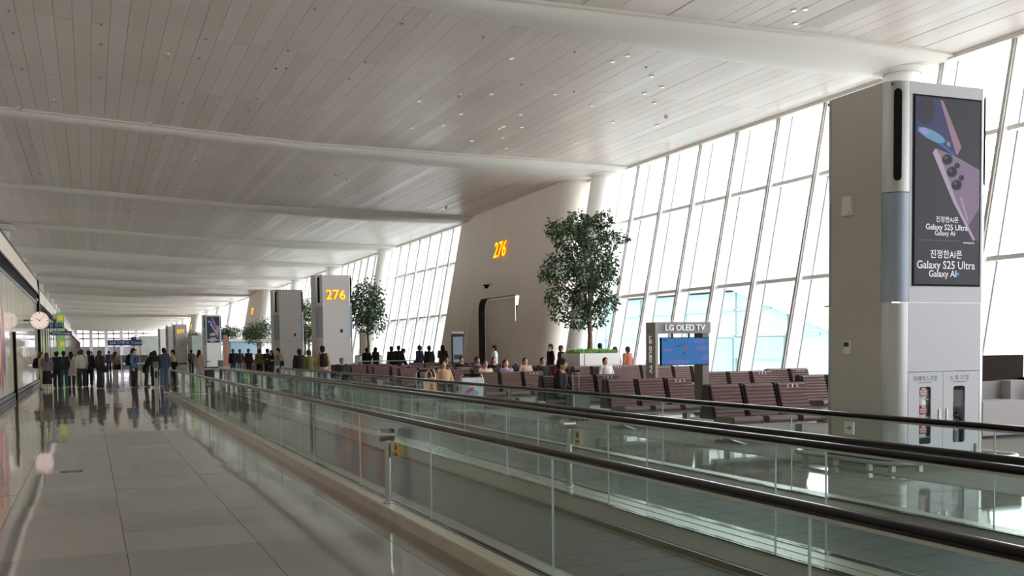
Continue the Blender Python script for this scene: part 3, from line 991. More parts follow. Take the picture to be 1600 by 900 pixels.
# ================================================================ service pillars
PW_, PD_, PT_ = 1.66, 1.38, 5.02
def corner_poly(qx, qy, rx, ry, n=8):
    """quarter ellipse outline at one corner of the pillar plan; qx, qy are the signs of that corner"""
    cx, cy = qx * (PW_ / 2 - rx), qy * (PD_ / 2 - ry)
    pts = [(cx, cy)] + [(cx + qx * rx * math.sin(t), cy + qy * ry * math.cos(t)) for t in [math.pi / 2 * i / n for i in range(n + 1)]]
    ar_ = sum(pts[i][0] * pts[(i + 1) % len(pts)][1] - pts[(i + 1) % len(pts)][0] * pts[i][1] for i in range(len(pts)))
    return pts if ar_ > 0 else pts[::-1]
RXC, RYC, RXR = 0.28, 0.19, 0.14
def make_pillar(label, cabinet=False, screen=False, number=None, cap=True):
    t = thing('service_pillar', label, 'pillar')
    M_front = M_pilf if cabinet else M_pilw
    g = 0.005
    hw, hd = PW_ / 2, PD_ / 2
    MB().box(-hw + 0.06, hw - 0.06, -hd + 0.06, hd - 0.06, 0, 0.12).build('plinth', M_dark, t)
    for sx in (-1, 1):
        for (a, c, m_) in ((0.12, 2.165, M_pil if sx < 0 else M_front), (2.175, PT_, M_pil if sx < 0 else M_front)):
            x0, x1 = (-hw, -hw + 0.04) if sx < 0 else (hw - 0.04, hw)
            MB().box(x0, x1, -hd + RYC + g, hd - RYC - g, a, c).build('side_panel', m_, t)
    for (a, c) in ((0.12, 2.165), (2.175, PT_)):
        MB().box(-hw + RXC + g, hw - RXC - g, hd - 0.04, hd, a, c).build('back_panel', M_front, t)
    fx0, fx1 = -hw + RXC + g, hw - RXR - g
    if cabinet:
        MB().box(fx0, fx1, -hd, -hd + 0.04, 1.262, 2.165).build('front_panel', M_front, t)
    else:
        MB().box(fx0, fx1, -hd, -hd + 0.04, 0.12, 2.165).build('front_panel', M_front, t)
    MB().box(fx0, fx1, -hd, -hd + 0.04, 2.175, PT_).build('front_panel', M_front, t)
    for qx in (-1, 1):
        for qy in (-1, 1):
            rx = RXR if (qx > 0 and qy < 0) else RXC
            pol = corner_poly(qx, qy, rx, RYC)
            MB().prism(pol, 'z', 0.12, 2.165).build('corner_panel', M_pilc, t, True)
            MB().prism(pol, 'z', 2.175, 3.592).build('blue_corner_panel', M_pilb, t, True)
            up = MB().prism(pol, 'z', 3.60, PT_).build('corner_panel', M_pilc, t, True)
            # black slot let into the rounded corner
            if rx > 0.1:
                th = 0.62 if qy < 0 else 0.6
                cx, cy = qx * (PW_ / 2 - rx), qy * (PD_ / 2 - RYC)
                px_, py_ = cx + qx * rx * math.sin(th), cy + qy * RYC * math.cos(th)
                tn = Vector((rx * math.cos(th) * qx, -RYC * math.sin(th) * qy, 0)).normalized()
                nr = Vector((tn.y, -tn.x, 0))
                if nr.x * qx < 0:
                    nr = -nr
                vs = []
                for (u, z) in [(0.05 * math.cos(a), 4.87 + 0.05 * math.sin(a)) for a in [math.pi * i / 8 for i in range(9)]] + [(0.05 * math.cos(a), 3.79 + 0.05 * math.sin(a)) for a in [math.pi + math.pi * i / 8 for i in range(9)]]:
                    q = Vector((px_, py_, z)) + tn * u
                    vs.append(q + nr * 0.008)
                nn = len(vs)
                vs += [v - nr * 0.05 for v in vs]
                MB().add(vs, [tuple(range(nn)), tuple(range(nn, 2 * nn))[::-1]] + [(i, i + nn, (i + 1) % nn + nn, (i + 1) % nn) for i in range(nn)]).build('air_slot', M_blackm, up)
    MB().box(-hw + 0.05, hw - 0.05, -hd + 0.05, hd - 0.05, PT_ - 0.06, PT_ - 0.02).build('top_cap', M_dark, t)
    # seam strips
    MB().box(-hw + 0.02, hw - 0.02, -hd + 0.02, hd - 0.02, 2.16, 2.18).build('seam_trim', M_alu, t)
    # wall devices on the aisle side
    d1 = MB().box(-hw - 0.05, -hw, 0.04, 0.22, 3.38, 3.64).build('access_point', M_white, t)
    MB().box(-hw - 0.064, -hw - 0.06, 0.06, 0.08, 3.40, 3.42).build('status_light', M_pilb, d1)
    d2 = MB().box(-hw - 0.03, -hw, 0.05, 0.20, 1.50, 1.68).build('thermostat', M_white, t)
    MB().box(-hw - 0.034, -hw - 0.03, 0.09, 0.19, 1.60, 1.66).build('thermostat_display', M_dark, d2)
    if number:
        o = text('gate_number', number, 0.62, M_amber, t, (0.05, -hd - 0.06, 4.10), FACE_CAM, 0.01, 0.004)
        text('letter_side', number, 0.62, M_amberd, t, (0.05, -hd - 0.03, 4.10), FACE_CAM, 0.028, 0.006)
    if screen:
        make_ad(t, hd)
    if cabinet:
        make_cabinet(t, fx0, fx1, hd)
    else:
        MB().box(0.25, 0.36, -hd - 0.02, -hd, 2.4, 2.56).build('card_reader', M_dark, t)
    return t

def scr(mb_x, mb_y):
    """advert layout units (pixels of a 275 x 810 sheet) to the pillar front in metres"""
    return (-0.483 + (mb_x - 73) / 277.0 * 1.13, 4.845 - (mb_y - 50) / 812.0 * 2.445)
def poly_print(par, name, pts, layer, m_, hd):
    vs = [scr(*p) for p in pts]
    yy = -hd - 0.016 - 0.0006 * layer
    a = sum(vs[i][0] * vs[(i + 1) % len(vs)][1] - vs[(i + 1) % len(vs)][0] * vs[i][1] for i in range(len(vs)))
    if a < 0:
        vs = vs[::-1]
    return MB().add([(x, yy, z) for x, z in vs], [tuple(range(len(vs)))]).build(name, m_, par)
def ell(cx, cy, rx, ry, rot=0.0, n=22):
    c_, s_ = math.cos(rot), math.sin(rot)
    return [(cx + rx * math.cos(t) * c_ - ry * math.sin(t) * s_, cy + rx * math.cos(t) * s_ + ry * math.sin(t) * c_) for t in [2 * math.pi * i / n for i in range(n)]]
def em(name, rgb, e=0.8):
    return mat(name, tuple(int(v * 0.35) for v in rgb), 0.55, spec=0.25, emit=e * 0.45, emit_rgb=rgb)
def make_ad(t, hd):
    s = MB().box(-0.495, 0.66, -hd - 0.012, -hd + 0.0, 2.385, 4.86).build('advert_screen', M_blackm, t)
    E1 = em('screen_slate', (66, 68, 78), 0.42)
    poly_print(s, 'background', [(76, 53), (347, 53), (347, 859), (76, 859)], 0, E1, hd)
    poly_print(s, 'phone_front', [(78, 56), (176, 60), (250, 290), (236, 298), (190, 262), (86, 205), (78, 200)], 1, em('screen_indigo', (70, 76, 126), 0.5), hd)
    poly_print(s, 'phone_front_shade', ell(118, 112, 38, 62, 0.1), 2, em('screen_dusk', (66, 64, 84), 0.42), hd)
    poly_print(s, 'glow_edge', [(86, 205), (190, 262), (236, 298), (244, 300), (232, 288), (180, 244), (88, 182)], 2, em('screen_blue_glow', (72, 108, 220), 0.7), hd)
    poly_print(s, 'phone_edge', [(176, 60), (190, 66), (268, 258), (250, 294), (244, 288)], 2, em('screen_rose', (176, 140, 156), 0.6), hd)
    poly_print(s, 'notification_pill', ell(143, 216, 60, 21, 0.42), 3, em('screen_teal', (110, 158, 190), 0.75), hd)
    poly_print(s, 'pill_tip', ell(112, 200, 20, 12, 0.42), 4, em('screen_lilac_glow', (160, 150, 220), 0.75), hd)
    poly_print(s, 'app_tile', [(205, 236), (220, 243), (220, 262), (205, 255)], 4, em('screen_grey_tile', (150, 156, 170), 0.6), hd)
    poly_print(s, 'phone_back', [(160, 270), (250, 302), (346, 352), (346, 668), (330, 660), (250, 500), (178, 300)], 1, em('screen_lilac', (150, 128, 158), 0.62), hd)
    poly_print(s, 'phone_back_edge', [(147, 290), (160, 270), (178, 300), (250, 500), (330, 660), (320, 664), (235, 500)], 2, em('screen_pale_lilac', (196, 176, 200), 0.65), hd)
    poly_print(s, 'phone_back_shade', [(300, 600), (346, 520), (346, 668), (330, 660)], 2, em('screen_mauve', (104, 92, 112), 0.5), hd)
    for (cx, cy, r) in ((209, 316, 26), (229, 369, 26), (249, 424, 26), (250, 340, 14), (269, 392, 14)):
        poly_print(s, 'lens_ring', ell(cx, cy, r * 0.92, r, 0.5), 3, em('screen_lens_rim', (120, 112, 128), 0.6), hd)
        poly_print(s, 'lens', ell(cx - 1, cy - 1, r * 0.78, r * 0.86, 0.5), 4, em('screen_lens_dark', (34, 34, 44), 0.35), hd)
        poly_print(s, 'lens_glint', ell(cx - r * 0.3, cy - r * 0.3, r * 0.28, r * 0.3, 0.5), 5, em('screen_lens_glint', (92, 92, 110), 0.5), hd)
    poly_print(s, 'stylus', [(262, 478), (272, 476), (300, 574), (294, 578)], 3, em('screen_stylus', (186, 166, 190), 0.62), hd)
    W_ = em('screen_white', (232, 230, 236), 1.0)
    for (body, x, y, size) in (('진정한AI폰', 210, 578, 0.085), ('Galaxy S25 Ultra', 208, 611, 0.105), ('Galaxy AI', 200, 637, 0.088), ('samsung.com', 302, 674, 0.036),
                               ('진정한AI폰', 207, 730, 0.120), ('Galaxy S25 Ultra', 207, 776, 0.146), ('Galaxy AI', 193, 814, 0.122)):
        X, Z = scr(x, y)
        text('advert_lettering', body, size, W_, s, (X, -hd - 0.020, Z), FACE_CAM, 0.0, 0.0012 if size > 0.1 else 0.0006)
    for (cx, cy, r) in ((243, 637, 7), (256, 813, 10)):
        pts = [(cx + (r if i % 2 == 0 else r * 0.45) * math.cos(math.pi * i / 6), cy + (r if i % 2 == 0 else r * 0.45) * math.sin(math.pi * i / 6)) for i in range(12)]
        poly_print(s, 'sparkle_mark', pts, 6, em('screen_sky_blue', (70, 150, 226), 0.9), hd)
    poly_print(s, 'divider_line', [(92, 667), (262, 667), (262, 669), (92, 669)], 5, em('screen_grey_line', (130, 130, 138), 0.6), hd)

def make_cabinet(t, x0, x1, hd):
    c = MB().box(x0, x1, -hd + 0.32, -hd + 0.34, 0.12, 1.26).build('cabinet_back', mat('cabinet_interior', (205, 208, 206), 0.6), t)
    for (a, b_) in ((x0, x0 + 0.015), (x1 - 0.015, x1), ((x0 + x1) / 2 - 0.01, (x0 + x1) / 2 + 0.01)):
        MB().box(a, b_, -hd + 0.03, -hd + 0.32, 0.14, 1.25).build('cabinet_wall', MATS['cabinet_interior'], t)
    for z in (0.13, 0.40, 0.66, 0.90):
        a, b_ = (x0 + 0.015, (x0 + x1) / 2 - 0.01)
        if z == 0.13:
            b_ = x1 - 0.015
        MB().box(a, b_, -hd + 0.03, -hd + 0.32, z - 0.012, z).build('cabinet_shelf', MATS['cabinet_interior'], t)
    mid = (x0 + x1) / 2 - 0.02
    for (a, b_, wx0, wx1, ko, en, hx) in ((x0 + 0.004, mid - 0.003, -0.355, -0.155, '화재마스크함', 'FIRE ESCAPE HOOD', mid - 0.075), (mid + 0.003, x1 - 0.004, 0.225, 0.435, '소 화 기 함', 'FIRE EXTINGUISHER', mid + 0.055)):
        n = 6
        r = 0.035
        wz0, wz1 = 0.30, 1.06
        hole = []
        for (cx, cz, s0) in ((wx1 - r, wz1 - r, 0), (wx0 + r, wz1 - r, 1), (wx0 + r, wz0 + r, 2), (wx1 - r, wz0 + r, 3)):
            for i in range(n):
                tt = math.pi / 2 * (s0 + i / (n - 1))
                hole.append((cx + r * math.cos(tt), cz + r * math.sin(tt)))
        out = []
        for i, (hx_, hz_) in enumerate(hole):
            q = i // n
            out.append(((b_, 1.255), (a, 1.255), (a, 0.14), (b_, 0.14))[q])
        N = len(hole)
        vs = [(p[0], -hd, p[1]) for p in out] + [(p[0], -hd, p[1]) for p in hole] + [(p[0], -hd + 0.02, p[1]) for p in hole] + [(p[0], -hd + 0.02, p[1]) for p in out]
        fs = []
        for i in range(N):
            j = (i + 1) % N
            fs += [(i, j, N + j, N + i), (N + i, N + j, 2 * N + j, 2 * N + i), (2 * N + i, 2 * N + j, 3 * N + j, 3 * N + i), (3 * N + i, 3 * N + j, j, i)]
        mbd = MB()
        mbd.v = vs
        mbd.f = [f_ for f_ in fs]
        d = mbd.build('cabinet_door', M_pilf, t)
        MB().box(wx0 - 0.01, wx1 + 0.01, -hd + 0.021, -hd + 0.025, wz0 - 0.01, wz1 + 0.01).build('window_pane', M_glassw, d)
        MB().box(hx, hx + 0.024, -hd - 0.012, -hd, 0.60, 0.76).build('handle', M_steel, d)
        text('door_lettering', ko, 0.075, M_dark, d, ((wx0 + wx1) / 2, -hd - 0.002, 1.165), FACE_CAM)
        text('door_lettering', en, 0.026, M_dark, d, ((wx0 + wx1) / 2, -hd - 0.002, 1.115), FACE_CAM)
    MB().box(x1 - 0.075, x1 - 0.05, -hd - 0.015, -hd, 0.16, 0.27).build('floor_bolt', M_dsteel, t)

PX_ = 9.65 + PW_ / 2
big = make_pillar('tallest nearest grey service pillar with phone advert screen and fire cabinet', True, True)
big.location = (PX_, 10.71 + PD_ / 2, 0)
p276 = make_pillar('pale service pillar with yellow number 276 on its front', False, False, '276')
p276.location = (PX_ - 0.05, 47.2 + PD_ / 2, 0)
plain = make_pillar('plain grey service pillar just left of the numbered pillar', False, False, None)
plain.location = (PX_, 59.2 + PD_ / 2, 0)
ad2 = make_pillar('distant white service pillar with a small purple phone advert', False, True)
ad2.location = (PX_ + 0.3, 101.6 + PD_ / 2, 0)
p277 = make_pillar('distant service pillar with number 277', False, False, '277')
p277.location = (PX_ + 0.2, 138 + PD_ / 2, 0)
for (yy, lb) in ((149.0, 'distant plain pillar immediately left of the pillar numbered 277'), (166.0, 'farthest plain pillar, second left of the pillar numbered 277')):
    c = copy_tree(plain)
    c.location = (PX_, yy, 0)
    c['label'] = lb
# what stands inside the fire cabinet
bx, by = big.location.x, big.location.y
M_can = mat('white_canister', (222, 224, 224), 0.35)
M_red = mat('red_canister_label', (176, 26, 48), 0.4)
def canister(z, label):
    t = thing('escape_hood_canister', label, 'canister', (bx - 0.255, by - PD_ / 2 + 0.134, z), 'canisters in the fire cabinet')
    x, y = t.location.x, t.location.y
    MB().lathe([(0.10, z), (0.105, z + 0.01), (0.105, z + 0.205), (0.095, z + 0.225)], x, y, 24).build('can', M_can, t, True)
    lb = MB().lathe([(0.1065, z + 0.03), (0.1065, z + 0.15)], x, y, 24, False).build('label_band', M_red, t, True)
    for i, w in enumerate(('FIRE', 'ESCAPE', 'HOOD')):
        text('lettering', w, 0.036, M_print_w, lb, (x, y - 0.1085, z + 0.128 - i * 0.034), FACE_CAM, 0.0, 0.0008)
    return t
canister(0.902, 'top red and white canister behind the cabinet window')
canister(0.662, 'middle red and white canister behind the cabinet window')
canister(0.402, 'lower red and white canister behind the cabinet window')
fe = thing('fire_extinguisher', 'grey fire extinguisher standing behind the right cabinet window', 'fire extinguisher', (bx + 0.33, by - PD_ / 2 + 0.125, 0.13))
ex_, ey_ = fe.location.x, fe.location.y
MB().lathe([(0.085, 0.13), (0.09, 0.15), (0.09, 0.52), (0.06, 0.58), (0.025, 0.60), (0.025, 0.64)], ex_, ey_, 20).build('cylinder', mat('grey_extinguisher', (150, 152, 152), 0.35), fe, True)
MB().lathe([(0.0915, 0.30), (0.0915, 0.46)], ex_, ey_, 20, False).build('label_band', mat('blue_grey_label', (92, 104, 118), 0.5), fe, True)
MB().tube([(ex_ - 0.10, ey_, 0.70), (ex_, ey_, 0.655), (ex_ + 0.09, ey_, 0.69)], 0.013, 8).build('handle', M_blackm, fe)
MB().tube([(ex_ + 0.02, ey_ - 0.02, 0.65), (ex_ + 0.10, ey_ - 0.04, 0.62), (ex_ + 0.11, ey_ - 0.06, 0.45), (ex_ + 0.09, ey_ - 0.07, 0.30)], 0.012, 8).build('hose', M_blackm, fe, True)
# bumper rail round the nearest pillar
br = thing('bumper_rail', 'low steel bumper rail on short posts round the nearest pillar', 'rail', (9.3, 10.3, 0))
pts = []
x0, x1, y0, y1, rr = 9.28, 11.6, 10.28, 12.4, 0.35
for (cx, cy, s0) in ((x0 + rr, y0 + rr, 2), (x1 - rr, y0 + rr, 3), (x1 - rr, y1 - rr, 0), (x0 + rr, y1 - rr, 1)):
    for i in range(7):
        tt = math.pi / 2 * (s0 + i / 6)
        pts.append((cx + rr * math.cos(tt), cy + rr * math.sin(tt), 0.115))
pts.append(pts[0])
MB().tube(pts, 0.03, 10, False).build('rail', mat('satin_rail', (190, 190, 186), 0.4, 0.5), br, True)
for (x, y) in ((9.30, 10.7), (9.30, 11.35), (9.30, 12.0), (9.42, 10.42), (9.75, 10.30), (10.4, 10.30), (11.1, 10.30), (11.58, 10.8), (11.58, 11.6), (10.0, 12.38), (11.0, 12.38)):
    MB().box(x - 0.03, x + 0.03, y - 0.03, y + 0.03, 0.0, 0.10).build('rail_post', M_alu, br)
# ================================================================ bench seating
SP = 0.68                                   # seat pitch
def ribbed_back():
    """front cushion of a backrest: horizontal padded ribs, section in (y, z) run along x"""
    top, bot, n = (0.26, 0.965), (0.075, 0.43), 9
    sec = []
    d = Vector((bot[0] - top[0], bot[1] - top[1]))
    nr = Vector((d.y, -d.x)).normalized()
    if nr.x > 0:
        nr = -nr
    for i in range(n):
        for (f_, h_) in ((0.0, 0.0), (0.25, 0.020), (0.5, 0.026), (0.75, 0.020)):
            q = Vector(top) + d * ((i + f_) / n) + nr * h_
            sec.append((q.x, q.y))
    sec.append(bot)
    sec += [(bot[0] + 0.08, bot[1]), (top[0] + 0.05, top[1] + 0.012)]
    return MB().prism(sec[::-1], 'x', 0.10, 0.66).mesh('backrest', M_leath, True)
me_back = ribbed_back()
me_shell = MB().prism([(0.30, 0.985), (0.44, 0.97), (0.52, 0.40), (0.14, 0.40), (0.12, 0.45)], 'x', 0.06, 0.665).mesh('back_shell', M_leathd, True)
_c = []
for i in range(13):
    t_ = math.pi * i / 12 + math.pi / 2
    _c.append((-0.40 + 0.06 * math.cos(t_), 0.41 + 0.06 * math.sin(t_)))
me_seat = MB().prism([(0.15, 0.36), (0.15, 0.44)] + _c[0:] , 'x', 0.10, 0.66).mesh('seat_cushion', M_leath, True)
def icon_mesh():
    mb = MB()
    for k in range(3):
        x = 0.285 + k * 0.095
        mb.box(x - 0.036, x + 0.036, -0.002, 0.0, -0.04, 0.04)
    return mb
def picto(par, z, y):
    for k in range(3):
        x = 0.285 + k * 0.095
        pl = MB().tube([(x, y, z + 0.018), (x, y - 0.002, z + 0.018)], 0.011, 10)
        if k == 0:
            pl.tube([(x - 0.004, y - 0.001, z + 0.004), (x, y - 0.001, z - 0.012), (x + 0.016, y - 0.001, z - 0.012), (x + 0.022, y - 0.001, z - 0.028)], 0.005, 6)
            pl.tube([(x + 0.018 * math.cos(a) - 0.004, y - 0.001, z - 0.018 + 0.016 * math.sin(a)) for a in [math.pi * (0.6 + 1.1 * i / 8) for i in range(9)]], 0.004, 6)
        elif k == 1:
            pl.prism([(x - 0.012, z + 0.004), (x + 0.012, z + 0.004), (x + 0.018, z - 0.02), (x + 0.006, z - 0.036), (x - 0.006, z - 0.036), (x - 0.018, z - 0.02)], 'y', y - 0.002, y)
        else:
            pl.tube([(x, y - 0.001, z + 0.004), (x - 0.006, y - 0.001, z - 0.014), (x + 0.004, y - 0.001, z - 0.034)], 0.007, 6)
            pl.tube([(x, y - 0.001, z - 0.002), (x + 0.02, y - 0.001, z - 0.012), (x + 0.02, y - 0.001, z - 0.036)], 0.004, 6)
        pl.build('priority_pictogram', M_print_w, par)
benches = {}
def bench(x, y, n, label, icon=True):
    """a beam seat unit facing the viewpoint, its left end at x, the top of its backrest at y"""
    t = thing('bench_seating', label, 'bench', (x - 0.06, y - 0.28, 0), 'rows of brown ribbed waiting benches')
    for i in range(n):
        s = link('seat', me_seat, t, (i * SP, 0, 0))
        b_ = link('backrest', me_back, t, (i * SP, 0, 0))
        link('back_shell', me_shell, b_)
    if icon:
        tmp = len(t.children)
        picto_root = t
        for ch in ():
            pass
        old = t.location.copy()
        t.location = (0, 0, 0)
        off = (n - 1) * SP
        for me_ in pict_me:
            link('priority_pictogram', me_, t, (off, 0, 0))
        t.location = old
    L_ = n * SP + 0.06
    key = n
    if key not in benches:
        bm_ = MB().box(0.02, L_, 0.02, 0.12, 0.27, 0.36).mesh('beam', M_seatm)
        lg = MB().box(-0.04, 0.04, -0.02, 0.16, 0.0, 0.27)
        lg.prism([(-0.40, 0.0), (0.42, 0.0), (0.42, 0.025), (0.14, 0.06), (-0.02, 0.06), (-0.40, 0.025)], 'x', -0.035, 0.035)
        benches[key] = (bm_, lg.mesh('leg', M_seatm), MB().box(0.0, 0.035, -0.36, 0.20, 0.335, 0.36).mesh('side_bracket', M_seatm))
    bm_, lg_, br_ = benches[key]
    link('beam', bm_, t)
    for fx in (0.34, L_ - 0.30):
        link('leg', lg_, t, (fx, 0, 0))
    for i in range(n + 1):
        link('side_bracket', br_, t, (0.055 + i * SP - (0.04 if i == n else 0), 0, 0))
    return t
pict_me = []
_tmp = bpy.data.objects.new('tmp', None)
COL.objects.link(_tmp)
picto(_tmp, 0.925, 0.216)
for ch in list(_tmp.children):
    pict_me.append(ch.data)
    bpy.data.objects.remove(ch)
bpy.data.objects.remove(_tmp)
BL = [(9.62, 15.0, 3, 'nearest row of three ribbed brown seats, left of the grey advert pillar'),
      (9.55, 18.6, 3, 'ribbed brown bench just in front of the television stand'),
      (9.6, 21.9, 3, 'ribbed brown bench where the man in a black jacket sits'),
      (9.6, 26.3, 3, 'ribbed brown bench in front of the tan gate wall doorway'),
      (9.65, 30.5, 4, 'ribbed brown bench behind the luggage cart with a white advert panel'),
      (9.65, 34.0, 4, 'ribbed brown bench behind the luggage cart with a cream tote bag'),
      (9.65, 37.5, 4, 'ribbed brown bench left of the luggage carts'),
      (9.65, 41.0, 4, 'ribbed brown bench second nearest to the pillar numbered 276'),
      (9.65, 44.5, 4, 'ribbed brown bench right beside the pillar numbered 276'),
      (13.96, 18.2, 3, 'brown bench partly hidden by the left edge of the advert pillar'),
      (14.0, 22.0, 3, 'brown bench of three seats directly right of the television stand'),
      (16.9, 23.4, 2, 'brown bench by the windows, seen just left of the advert pillar'),
      (16.55, 28.9, 3, 'brown bench seen under the television between its posts'),
      (14.9, 31.4, 3, 'brown bench in front of the white tree planter'),
      (17.05, 31.9, 3, 'brown bench between the planter and the television stand'),
      (14.0, 34.4, 3, 'brown bench just left of the white tree planter'),
      (13.6, 38.2, 4, 'brown bench below the gate doorway with people sitting'),
      (13.6, 42.0, 4, 'brown bench in the crowd before the gate portal'),
      (13.6, 46.0, 4, 'far brown bench among the crowd by the gate'),
      (9.65, 70.0, 4, 'distant brown bench past the plain grey pillar'),
      (9.65, 74.0, 4, 'most distant brown bench on the left of the hall')]
for (x, y, n, lb) in BL:
    bench(x, y, n, lb)

# ---- television stand
tv = thing('television_stand', 'grey television stand with a header sign and blue screen', 'television stand', (11.47, 20.3, 0))
M_tvf = mat('taupe_metal_frame', (150, 144, 136), 0.4, 0.2)
x0, x1, yf = 11.60, 13.03, 20.3
MB().box(x0, x0 + 0.07, yf - 0.12, yf + 0.30, 0.0, 2.16).build('left_post', M_tvf, tv)
MB().box(x1 - 0.17, x1, yf - 0.05, yf + 0.30, 0.0, 2.16).build('right_post', mat('dark_taupe_frame', (112, 106, 100), 0.4, 0.2), tv)
hd_ = MB().box(x0 + 0.07, x1 + 0.0, yf - 0.12, yf + 0.30, 1.91, 2.16).build('header', mat('header_silver', (140, 140, 138), 0.5, 0.0), tv)
text('header_lettering', 'LG OLED TV', 0.185, mat('white_lit_letter', (244, 244, 244), 0.5, emit=0.15), hd_, ((x0 + 0.07 + x1) / 2, yf - 0.14, 2.03), FACE_CAM, 0.012, 0.001)
o = text('side_lettering', 'LG OLED TV', 0.15, MATS['white_lit_letter'], tv, (x0 - 0.008, yf + 0.09, 1.45), (0, 0, 0), 0.006, 0.001)
o.rotation_euler = Matrix(((0, 0, -1), (0, -1, 0), (-1, 0, 0))).to_euler()
MB().box(x0 + 0.5, x0 + 0.53, yf + 0.0, yf + 0.04, 1.8, 1.91).build('hanger', M_dark, tv)
MB().box(x1 - 0.5, x1 - 0.47, yf + 0.0, yf + 0.04, 1.8, 1.91).build('hanger', M_dark, tv)
MB().box(x0 - 0.05, x1 + 0.05, yf - 0.35, yf + 0.45, 0.0, 0.04).build('base_plate', M_tvf, tv)
sc = MB().box(x0 + 0.16, x1 - 0.03, yf - 0.10, yf - 0.03, 1.20, 1.82).build('television', M_blackm, tv)
MB().box(x0 + 0.175, x1 - 0.045, yf - 0.104, yf - 0.10, 1.215, 1.805).build('picture', em('tv_blue', (44, 112, 176), 0.85), sc)
def tvp(name, pts, m_, layer):
    MB().add([(x0 + 0.175 + u * (x1 - x0 - 0.22), yf - 0.1045 - 0.0005 * layer, 1.215 + v * 0.59) for u, v in pts], [tuple(range(len(pts)))]).build(name, m_, sc)
for (cx, cy, rx, ry) in ((0.8, 0.87, 0.12, 0.07), (0.86, 0.6, 0.15, 0.09), (0.92, 0.25, 0.1, 0.1), (0.12, 0.55, 0.12, 0.06), (0.35, 0.1, 0.25, 0.07)):
    tvp('picture_cloud', [(min(1, max(0, cx + rx * math.cos(a))), min(1, max(0, cy + ry * math.sin(a)))) for a in [2 * math.pi * i / 16 for i in range(16)]], em('tv_violet', (104, 110, 180), 0.8), 1)
tvp('picture_ball', [(0.5 + 0.035 * math.cos(a), 0.62 + 0.06 * math.sin(a)) for a in [2 * math.pi * i / 14 for i in range(14)]], em('tv_red', (186, 48, 70), 0.8), 2)
tvp('picture_stroke', [(0.28, 0.63), (0.34, 0.72), (0.44, 0.77), (0.43, 0.75), (0.35, 0.69)], em('tv_navy', (20, 36, 84), 0.4), 2)
tvp('picture_stroke', [(0.43, 0.36), (0.47, 0.46), (0.51, 0.48), (0.48, 0.43), (0.44, 0.34)], em('tv_navy', (20, 36, 84), 0.4), 2)
tvp('picture_caption', [(0.03, 0.90), (0.12, 0.90), (0.12, 0.93), (0.03, 0.93)], em('tv_navy', (20, 36, 84), 0.4), 2)

# ---- booth sofa at the right edge
sf = thing('booth_sofa', 'dark brown high backed booth sofa with grey seat, at the right edge', 'sofa', (14.3, 13.6, 0))
M_sgrey = mat('pale_grey_upholstery', (168, 166, 168), 0.7)
M_sdk = mat('dark_booth_leather', (44, 36, 33), 0.85, spec=0.15)
MB().box(13.9, 15.58, 13.95, 14.15, 0.0, 1.40).build('high_back', M_sdk, sf)
MB().box(13.9, 14.86, 13.25, 13.95, 0.06, 0.64).build('seat_block', M_sgrey, sf)
MB().box(13.9, 14.9, 13.80, 13.96, 0.60, 0.95).build('back_cushion', mat('grey_upholstery', (140, 138, 138), 0.7), sf)
MB().box(14.9, 15.32, 13.6, 13.96, 0.06, 0.96).build('arm_panel', M_sgrey, sf)
MB().box(15.46, 15.58, 13.15, 13.96, 0.0, 1.0).build('end_panel', M_sdk, sf)
MB().box(13.95, 15.15, 13.35, 14.05, 0.0, 0.06).build('plinth', M_dark, sf)
MB().box(12.2, 13.88, 13.25, 13.95, 0.0, 0.30).build('low_bench_base', M_sgrey, sf)
sf2 = thing('lounge_bench', 'brown upholstered seat edge beyond the booth sofa', 'bench', (15.9, 13.9, 0))
MB().box(15.7, 16.6, 13.4, 14.0, 0.1, 0.45).build('seat_cushion', M_leath, sf2)
MB().box(15.7, 16.6, 14.0, 14.15, 0.1, 1.0).build('backrest', M_leath, sf2)
MB().box(15.8, 16.5, 13.5, 13.95, 0.0, 0.1).build('plinth', M_dark, sf2)

# ================================================================ trees
rt = np.random.RandomState(4)
def foliage(lobes, n, size, seed):
    r_ = np.random.RandomState(seed)
    vol = np.array([l[3] * l[4] * l[5] for l in lobes]) ** 0.75
    pick = r_.choice(len(lobes), n, p=vol / vol.sum())
    out = [[], [], []]
    buf = [MB(), MB(), MB()]
    for i in range(n):
        l = lobes[pick[i]]
        d = r_.normal(size=3)
        d /= np.linalg.norm(d)
        rad = r_.uniform(0.25, 1.0) ** 0.5 * (1.0 + 0.12 * r_.normal())
        c = np.array(l[:3]) + d * np.array(l[3:]) * rad
        # leaf: pointed, folded along its midrib, hanging outward and down
        ax = d * np.array([1, 1, 0.3]) + r_.normal(size=3) * 0.5 + np.array([0, 0, -0.55])
        ax /= np.linalg.norm(ax)
        sd = np.cross(ax, r_.normal(size=3))
        sd /= np.linalg.norm(sd)
        up = np.cross(sd, ax)
        L_ = size * r_.uniform(0.7, 1.3)
        w = L_ * 0.24
        p = [c, c + ax * L_ * 0.45 + sd * w + up * w * 0.35, c + ax * L_, c + ax * L_ * 0.45 - sd * w + up * w * 0.35]
        buf[0 if i % 5 < 2 else (1 if i % 5 < 4 else 2)].add(p, [(0, 1, 2), (0, 2, 3)])
    return buf
